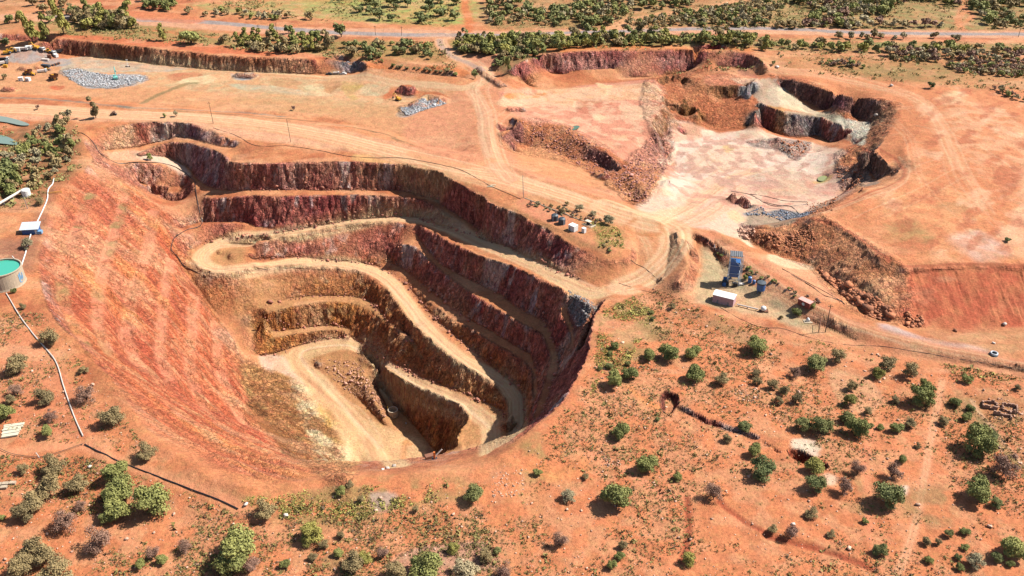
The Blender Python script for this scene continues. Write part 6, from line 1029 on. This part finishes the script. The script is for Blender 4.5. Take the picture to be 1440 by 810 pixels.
for i, p in enumerate(Pf):
    b = MB(); q = (p[0] - Pf[0][0], p[1] - Pf[0][1], gz(p[0], p[1]) - Pf[0][2]); b.bar((q[0], q[1], q[2] - .2), (q[0], q[1], q[2] + 2.0), .08, 5); b.build('post', M['grey'], t)
b = MB()
for h_ in (.6, 1.2, 1.9): b.tube([Vector((p[0] - Pf[0][0], p[1] - Pf[0][1], gz(p[0], p[1]) - Pf[0][2] + h_)) for p in Pf], .03, 3)
b.build('wire', M['galv'], t)
# machines
def wheels(t, xs_, y, r, w=.6, mat='dark'):
    for x in xs_:
        for sy in (-1, 1):
            b = MB(); b.bar((x, sy * y - w / 2, r), (x, sy * y + w / 2, r), r, 12); wh = b.build('wheel', M[mat], t)
            b = MB(); b.bar((x, sy * (y + w / 2 + .01) - .03, r), (x, sy * (y + w / 2 + .01) + .03, r), r * .5, 8); b.build('hub', M['grey'], wh)
def excavator(px, py, rz, mat, label, up=True, k=1.0):
    t, s, P = thing('excavator', px, py, label, 'excavator', rz)
    for sy in (-1, 1):
        b = MB(); b.box((0, sy * 1.3, .5), (4.4, .7, .9), 0, 0, .85); b.build('track', M['dark'], t)
    b = MB(); b.box((-.4, 0, 1.7), (3.6, 2.7, 1.3)); b.box((-1.9, 0, 1.6), (.8, 2.6, 1.1)); b.build('body', mat, t)
    b = MB(); b.box((.7, .8, 2.7), (1.5, 1.0, 1.5)); cb = b.build('cab', mat, t); b = MB(); b.box((1.47, .8, 2.8), (.05, .85, 1.1)); b.box((.7, 1.32, 2.8), (1.2, .05, 1.0)); b.build('window', M['glass'], cb)
    if up: pts = [(1.2, -.3, 2.0), (2.0, -.3, 5.4), (3.2, -.3, 8.4)]; st = [(3.2, -.3, 8.4), (4.8, -.3, 5.2)]
    else: pts = [(1.2, -.3, 2.0), (3.4, -.3, 4.6), (5.6, -.3, 4.0)]; st = [(5.6, -.3, 4.0), (6.4, -.3, 1.4)]
    b = MB(); b.tube([Vector(q) for q in pts], .32, 6); b.build('boom', mat, t); b = MB(); b.bar(st[0], st[1], .26, 6); b.build('stick', mat, t)
    b = MB(); e = st[1]; b.box((e[0] - .2, e[1], e[2] - .5), (1.1, 1.3, 1.0), 0, 0, .7); b.build('bucket', M['dark'], t); t.scale = (k, k, k); return t
def loader(px, py, rz, mat, label, k=1.0, dump=False, name='loader'):
    t, s, P = thing(name, px, py, label, name.replace('_', ' '), rz)
    wheels(t, (-1.9, 1.9), 1.3, 1.0)
    b = MB(); b.box((-1.2, 0, 1.7), (3.0, 2.2, 1.3)); b.box((1.4, 0, 1.5), (2.2, 1.6, .9)); b.build('body', mat, t)
    b = MB(); b.box((.3, 0, 2.9), (1.5, 1.7, 1.5)); cb = b.build('cab', mat, t); b = MB(); b.box((1.08, 0, 3.0), (.05, 1.5, 1.0)); b.box((.3, -.88, 3.0), (1.2, .05, 1.0)); b.build('window', M['glass'], cb)
    b = MB()
    if dump: b.add([(-4, -1.7, 2.3), (.0, -1.7, 2.3), (.3, -1.9, 4.0), (-4.6, -1.9, 4.4), (-4, 1.7, 2.3), (.0, 1.7, 2.3), (.3, 1.9, 4.0), (-4.6, 1.9, 4.4)], [(3, 2, 1, 0), (4, 5, 6, 7), (0, 1, 5, 4), (1, 2, 6, 5), (3, 0, 4, 7), (0, 4, 7, 3)]); b.build('tray', M['rust'], t)
    else: b.add([(3.2, -1.6, .3), (4.4, -1.6, .2), (3.1, -1.6, 1.5), (3.2, 1.6, .3), (4.4, 1.6, .2), (3.1, 1.6, 1.5)], [(0, 1, 2), (5, 4, 3), (0, 3, 4, 1), (0, 2, 5, 3)]); b.build('bucket', M['grey'], t); b = MB(); b.bar((1.2, -.8, 1.9), (3.3, -.8, .9), .14); b.bar((1.2, .8, 1.9), (3.3, .8, .9), .14); b.build('lift_arm', mat, t)
    t.scale = (k, k, k); return t
def truck(px, py, rz, mat, label, k=1.0, bed='grey', name='truck', small=False):
    t, s, P = thing(name, px, py, label, name.replace('_', ' '), rz)
    if small:
        wheels(t, (-1.6, 1.6), .8, .4, .3); b = MB(); b.box((0, 0, .85), (5.0, 1.9, .8)); b.build('body', mat, t); b = MB(); b.box((.3, 0, 1.6), (2.2, 1.7, .8), 0, 0, .85); cb = b.build('cab', mat, t); b = MB(); b.box((.3, 0, 1.6), (2.0, 1.78, .45), 0, 0, .9); b.build('window', M['glass'], cb); b = MB(); b.box((-1.8, 0, 1.3), (1.4, 1.7, .15)); b.build('tray', M[bed], t)
    else:
        wheels(t, (-3, -1.8, 2.6), 1.1, .55, .4); b = MB(); b.box((0, 0, .95), (8.6, 1.2, .4)); b.build('chassis', M['dark'], t)
        b = MB(); b.box((3.2, 0, 2.1), (2.0, 2.4, 2.2)); cb = b.build('cab', mat, t); b = MB(); b.box((4.22, 0, 2.5), (.05, 2.1, .9)); b.build('window', M['glass'], cb); b = MB(); b.box((-1.3, 0, 2.0), (6.0, 2.4, 1.6)); b.build('bed', M[bed], t)
    t.scale = (k, k, k); return t
excavator(163, 112, 1.9, M['teal'], "teal excavator with raised pale boom on the grey rubble", True, 1.15)
excavator(560, 141, 2.4, M['yellow'], "dark yellow excavator parked beside the small grey heap", False, 1.0)
loader(75, 112, 2.5, M['yellow'], "dusty dump truck parked alone in front of the yard", 1.25, True, 'dump_truck'); loader(38, 105, 2.9, M['yellow'], "dump truck with raised rusty tray beside the earth heap", 1.05, True, 'dump_truck')
loader(46, 106, 2.9, M['yellow'], "low yellow loader right of the dump truck by the heap", .8); loader(66, 99, .4, M['yellow'], "small yellow loader on the slope right of the earth heap", .7)
truck(60, 102, .4, M['white'], "white truck below the yard with pale load", .9, 'dirtywhite')
excavator(10, 76, .4, M['yellow'], "yellow excavator at the far left of the yard", False, 1.2); loader(17, 74, .9, M['yellow'], "yellow loader beside the leftmost excavator", 1.2); excavator(51, 69, 2.8, M['yellow'], "yellow excavator at the back of the yard", False, 1.2); loader(68, 74, .1, M['yellow'], "yellow loader at the right end of the yard's back row", 1.0)
truck(33, 71, .05, M['white'], "white flatbed truck parked at the back of the yard", 1.0, 'dirtywhite'); truck(58, 71, -.4, M['white'], "grey and white truck behind the yard's yellow excavator", 1.0, 'grey'); truck(75, 76, -.7, M['white'], "white truck at the right corner of the yard", 1.0, 'grey'); truck(84, 75, .7, M['black'], "black tip truck beside the red bank", 1.2, 'black'); truck(4, 91, .6, M['grey'], "grey truck at the left edge below the yard", 1.1, 'dirtywhite'); truck(6, 85, .2, M['white'], "white truck at the left edge of the yard", .9, 'dark')
cabin(24, 72, (6, 3, 2.8), M['white'], M['white'], "white site hut at the back of the yard, left of the truck", 'hut', 'site_hut', .05); cabin(41, 69, (5, 2.6, 2.6), M['white'], M['white'], "small white hut at the back of the yard, middle", 'hut', 'site_hut', -.05); cabin(79, 80, (5, 2.4, 2.2), M['white'], M['white'], "white hut lying askew below the black truck", 'hut', 'site_hut', -.7)
cabin(65, 94, (8, 2.4, 1.8), M['tankg'], M['tankg'], "long dark container on the gravel apron", 'container', 'dark_container', -.35, doors=0); cabin(64, 85, (6, 2.4, 1.2), M['dirtywhite'], M['dirtywhite'], "low white container on the yard's front edge", 'container', 'flat_container', -.15, doors=0); cabin(70, 82, (3, 3, 3), M['rust'], M['rust'], "rusty steel bin in the middle of the yard", 'bin', 'steel_bin', .3, doors=0)
cabin(30, 114, (3.4, 2.6, 3.0), M['white'], M['white'], "white cabin below the dump trucks, left of two", 'cabin', 'cabin', .3, doors=1); cabin(40, 114, (3.6, 2.6, 2.6), M['white'], M['white'], "white cabin below the dump trucks, right of two", 'cabin', 'cabin', -.3, doors=1)
cabin(8, 95, (3, 2.4, 2.2), M['yellow'], M['yellow'], "yellow bin at the left edge below the yard", 'bin', 'steel_bin', .2, doors=0)
for k in range(6):
    P, s = PT(74 + 1.9 * k, 93 - .6 * k); b = MB(); b.lathe((P[0], P[1], P[2]), [(.8, 0), (.85, .7), (.8, 1.5)], 10); tag(b.build('drum', M['rust' if k % 2 else 'dark']), "steel drum in the row on the gravel apron", 'drum', 'drums on the gravel apron')
truck(463, 105, .0, M['dark'], "dark pickup at the left of the three by the grey bank", .95, 'dark', 'pickup', True); truck(473, 104, .1, M['white'], "white truck in the middle of the three by the grey bank", .6, 'dirtywhite', 'truck'); truck(483, 105, .0, M['white'], "white pickup at the right of the three by the grey bank", 1.05, 'dark', 'pickup', True)
truck(160, 162, .1, M['dark'], "dark pickup on the verge of the upper haul road", .9, 'black', 'pickup', True)
t, s, P = thing('light_tower', 180, 94, "small white light mast on the quarry floor", 'mast'); b = MB(); b.bar((0, 0, .8), (0, 0, 6), .15); b.build('mast', M['white'], t); b = MB(); b.box((0, 0, 6), (1.6, .4, .6)); b.build('lamp_head', M['white'], t); b = MB(); b.box((0, 0, .6), (1.8, 1.2, .9)); b.build('base', M['dirtywhite'], t)
for sx in (-1.6, 1.4):
    b = MB(); b.bar((sx, -.3, .5), (sx, .3, .5), .5, 10); b.build('wheel', M['dark'], t)
# things in the pit
t, s, P = thing('shaft_ring', 553, 584, "round concrete shaft collar in the shade at the pit bottom", 'shaft')
b = MB(); n = 20; prof = [(2.9, 0), (2.9, 4.2), (2.4, 4.2), (2.4, .2)]; vs = [(r_ * math.cos(6.28318 * i / n), r_ * math.sin(6.28318 * i / n), z_) for r_, z_ in prof for i in range(n)]
b.add(vs, [(k * n + i, k * n + (i + 1) % n, (k + 1) * n + (i + 1) % n, (k + 1) * n + i) for k in range(3) for i in range(n)]); b.build('collar', M['conc'], t); b = MB(); b.bar((-3.0, 1, 0), (-3.0, 1, 5.4), .12); b.build('ladder', M['yellow'], t)
t, s, P = thing('drill_rig', 606, 645, "dark drill rig in the shade at the pit bottom", 'drill rig', .4)
for sy in (-1, 1):
    b = MB(); b.box((0, sy * 1.2, .5), (4.6, .6, .9)); b.build('track', M['dark'], t)
b = MB(); b.box((-.4, 0, 1.6), (4.0, 2.2, 1.3)); b.build('body', M['rust'], t); b = MB(); b.bar((2.2, 0, 1.0), (5.0, 0, 3.4), .3); b.build('boom', M['dirtywhite'], t)
t, s, P = thing('orange_mast', 611, 646, "upright orange mast in the shade at the pit bottom", 'mast'); b = MB(); b.box((0, 0, 2), (.7, .7, 4)); b.build('mast', M['orange'], t); b = MB(); b.box((0, 0, .3), (2, 2, .6)); b.build('base', M['dark'], t)
for a, c, k, lab in ((538, 661, .9, "white boulder on the pit floor, left of three"), (545, 659, .95, "white boulder on the pit floor, middle of three"), (554, 656, 1.1, "white boulder on the pit floor, right of three"), (571, 596, .9, "pale boulder in the shade right of the shaft collar"), (402, 725, 1.0, "pale boulder with a flat top left of the yellow green bush"), (1253, 121, 1.6, "white boulder beside the east rim road"), (1093, 95, 1.6, "white boulder at the start of the east rim road"), (1232, 163, 1.5, "white boulder on the brown bank of the shallow pit"), (1343, 466, 1.3, "dark boulder below the ribbed batter"), (1412, 457, 1.4, "pale flat boulder below the ribbed batter at right"), (1397, 483, .9, "white boulder above the old tyre"), (346, 710, 1.0, "rounded boulder at the end of the black pipe"), (1115, 738, .9, "pale boulder above the grey dead bush"), (126, 657, .8, "lone white boulder above the bright bushes")):
    P, s = PT(a, c); o = stones('boulder', [(P[0], P[1])], k * 1.1, M['boulder'] if 'dark' not in lab else M['rockd'], lab, 'boulder', None, .05)
    if 'kind' in o: del o['kind']
t, s, P = thing('old_tyre', 1397, 499, "big old tyre lying flat beside the east road", 'tyre')
def torus(b, c, R0, r0, n=20, m=8):
    vs = [((R0 + r0 * math.cos(6.283 * j / m)) * math.cos(6.283 * i / n) + c[0], (R0 + r0 * math.cos(6.283 * j / m)) * math.sin(6.283 * i / n) + c[1], r0 * math.sin(6.283 * j / m) + c[2]) for i in range(n) for j in range(m)]
    b.add(vs, [(i * m + j, ((i + 1) % n) * m + j, ((i + 1) % n) * m + (j + 1) % m, i * m + (j + 1) % m) for i in range(n) for j in range(m)])
b = MB(); torus(b, (0, 0, .4), 1.6, .4); b.build('tread', M['tankg'], t); b = MB(); torus(b, (.2, .1, 1.0), 1.4, .3); b.build('inner_tyre', M['galv'], t)
# roofless ruins and the fallen wall left of them
t, s, P = thing('stone_ruins', 1410, 578, "roofless stone ruins with low broken room walls", 'ruins', -.35)
for q in ((-5, 0, 5.5, .6), (-5, 4, 5.5, .6), (0, 2, .6, 4), (-7.6, 2, .6, 4), (-2.3, 2, .6, 4), (3, 0, 5, .6), (5.4, 2.2, .6, 4.6), (3, 4.4, 5, .6), (2.6, -3, .6, 5), (-1, -3.4, 6, .6)):
    b = MB(); nn_ = max(3, int(max(q[2], q[3]) / .8))
    for i in range(nn_):
        f = (i + .5) / nn_ - .5; hq = random.uniform(.6, 2.0); b.box((q[0] + (q[2] * f if q[2] > q[3] else 0), q[1] + (q[3] * f if q[3] > q[2] else 0), hq / 2), (q[2] / nn_ if q[2] > q[3] else .55, q[3] / nn_ if q[3] > q[2] else .55, hq))
    b.build('wall', M['brick'], t)
stones('ruin_rubble', inside([(1385, 565), (1410, 560), (1440, 575), (1440, 590), (1400, 590)], 160), .28, M['brick'], "fallen stones round the roofless ruins")
stones('brick_heap', inside([(1036, 322), (1052, 318), (1062, 330), (1056, 338), (1040, 334)], 160), .55, M['brick'], "heap of broken bricks on the pale floor")
stones('grey_gravel_strip', np.vstack([inside([(1048, 299), (1100, 295), (1142, 297), (1133, 304), (1090, 306), (1050, 303)], 700)]), .4, rockmat("dark_gravel", (140, 146, 158)), "dark grey gravel strip on the pale pit floor")
stones('gravel_fan', inside([(798, 407), (838, 431), (826, 450), (813, 462), (805, 445)], 700), .28, rockmat("fan_gravel", (168, 156, 148)), "grey gravel fan tipped over the ramp edge")
# ponds at the left edge
def pond(name, pp, z, c, label):
    P = smooth_poly(hits(pp), n=4); m = MB(); zz = min(gz(p[0], p[1]) for p in P) ; zz = np.mean([gz(p[0], p[1]) for p in P]) + z
    m.add([(p[0], p[1], zz) for p in P], [tuple(range(len(P)))]); wm_, nt_, b_ = newmat(name); b_.inputs['Base Color'].default_value = tuple(s2l(c) / 2.2) + (1,); b_.inputs['Roughness'].default_value = .15
    o = m.build(name, wm_); o["kind"] = "structure"; return o
pond('pond_water', [(-60, 158), (0, 163), (30, 171), (42, 177), (30, 178), (0, 172), (-60, 168)], .5, (142, 150, 128), ""); pond('pond_water', [(-60, 180), (0, 190), (22, 199), (26, 204), (0, 204), (-60, 198)], .5, (130, 148, 128), "")
pond('puddle', [(803, 178), (812, 178), (815, 181), (808, 183), (803, 181)], .25, (92, 118, 84), ""); pond('puddle', [(1151, 250), (1160, 247), (1165, 249), (1157, 255), (1150, 255)], .2, (150, 150, 84), "")
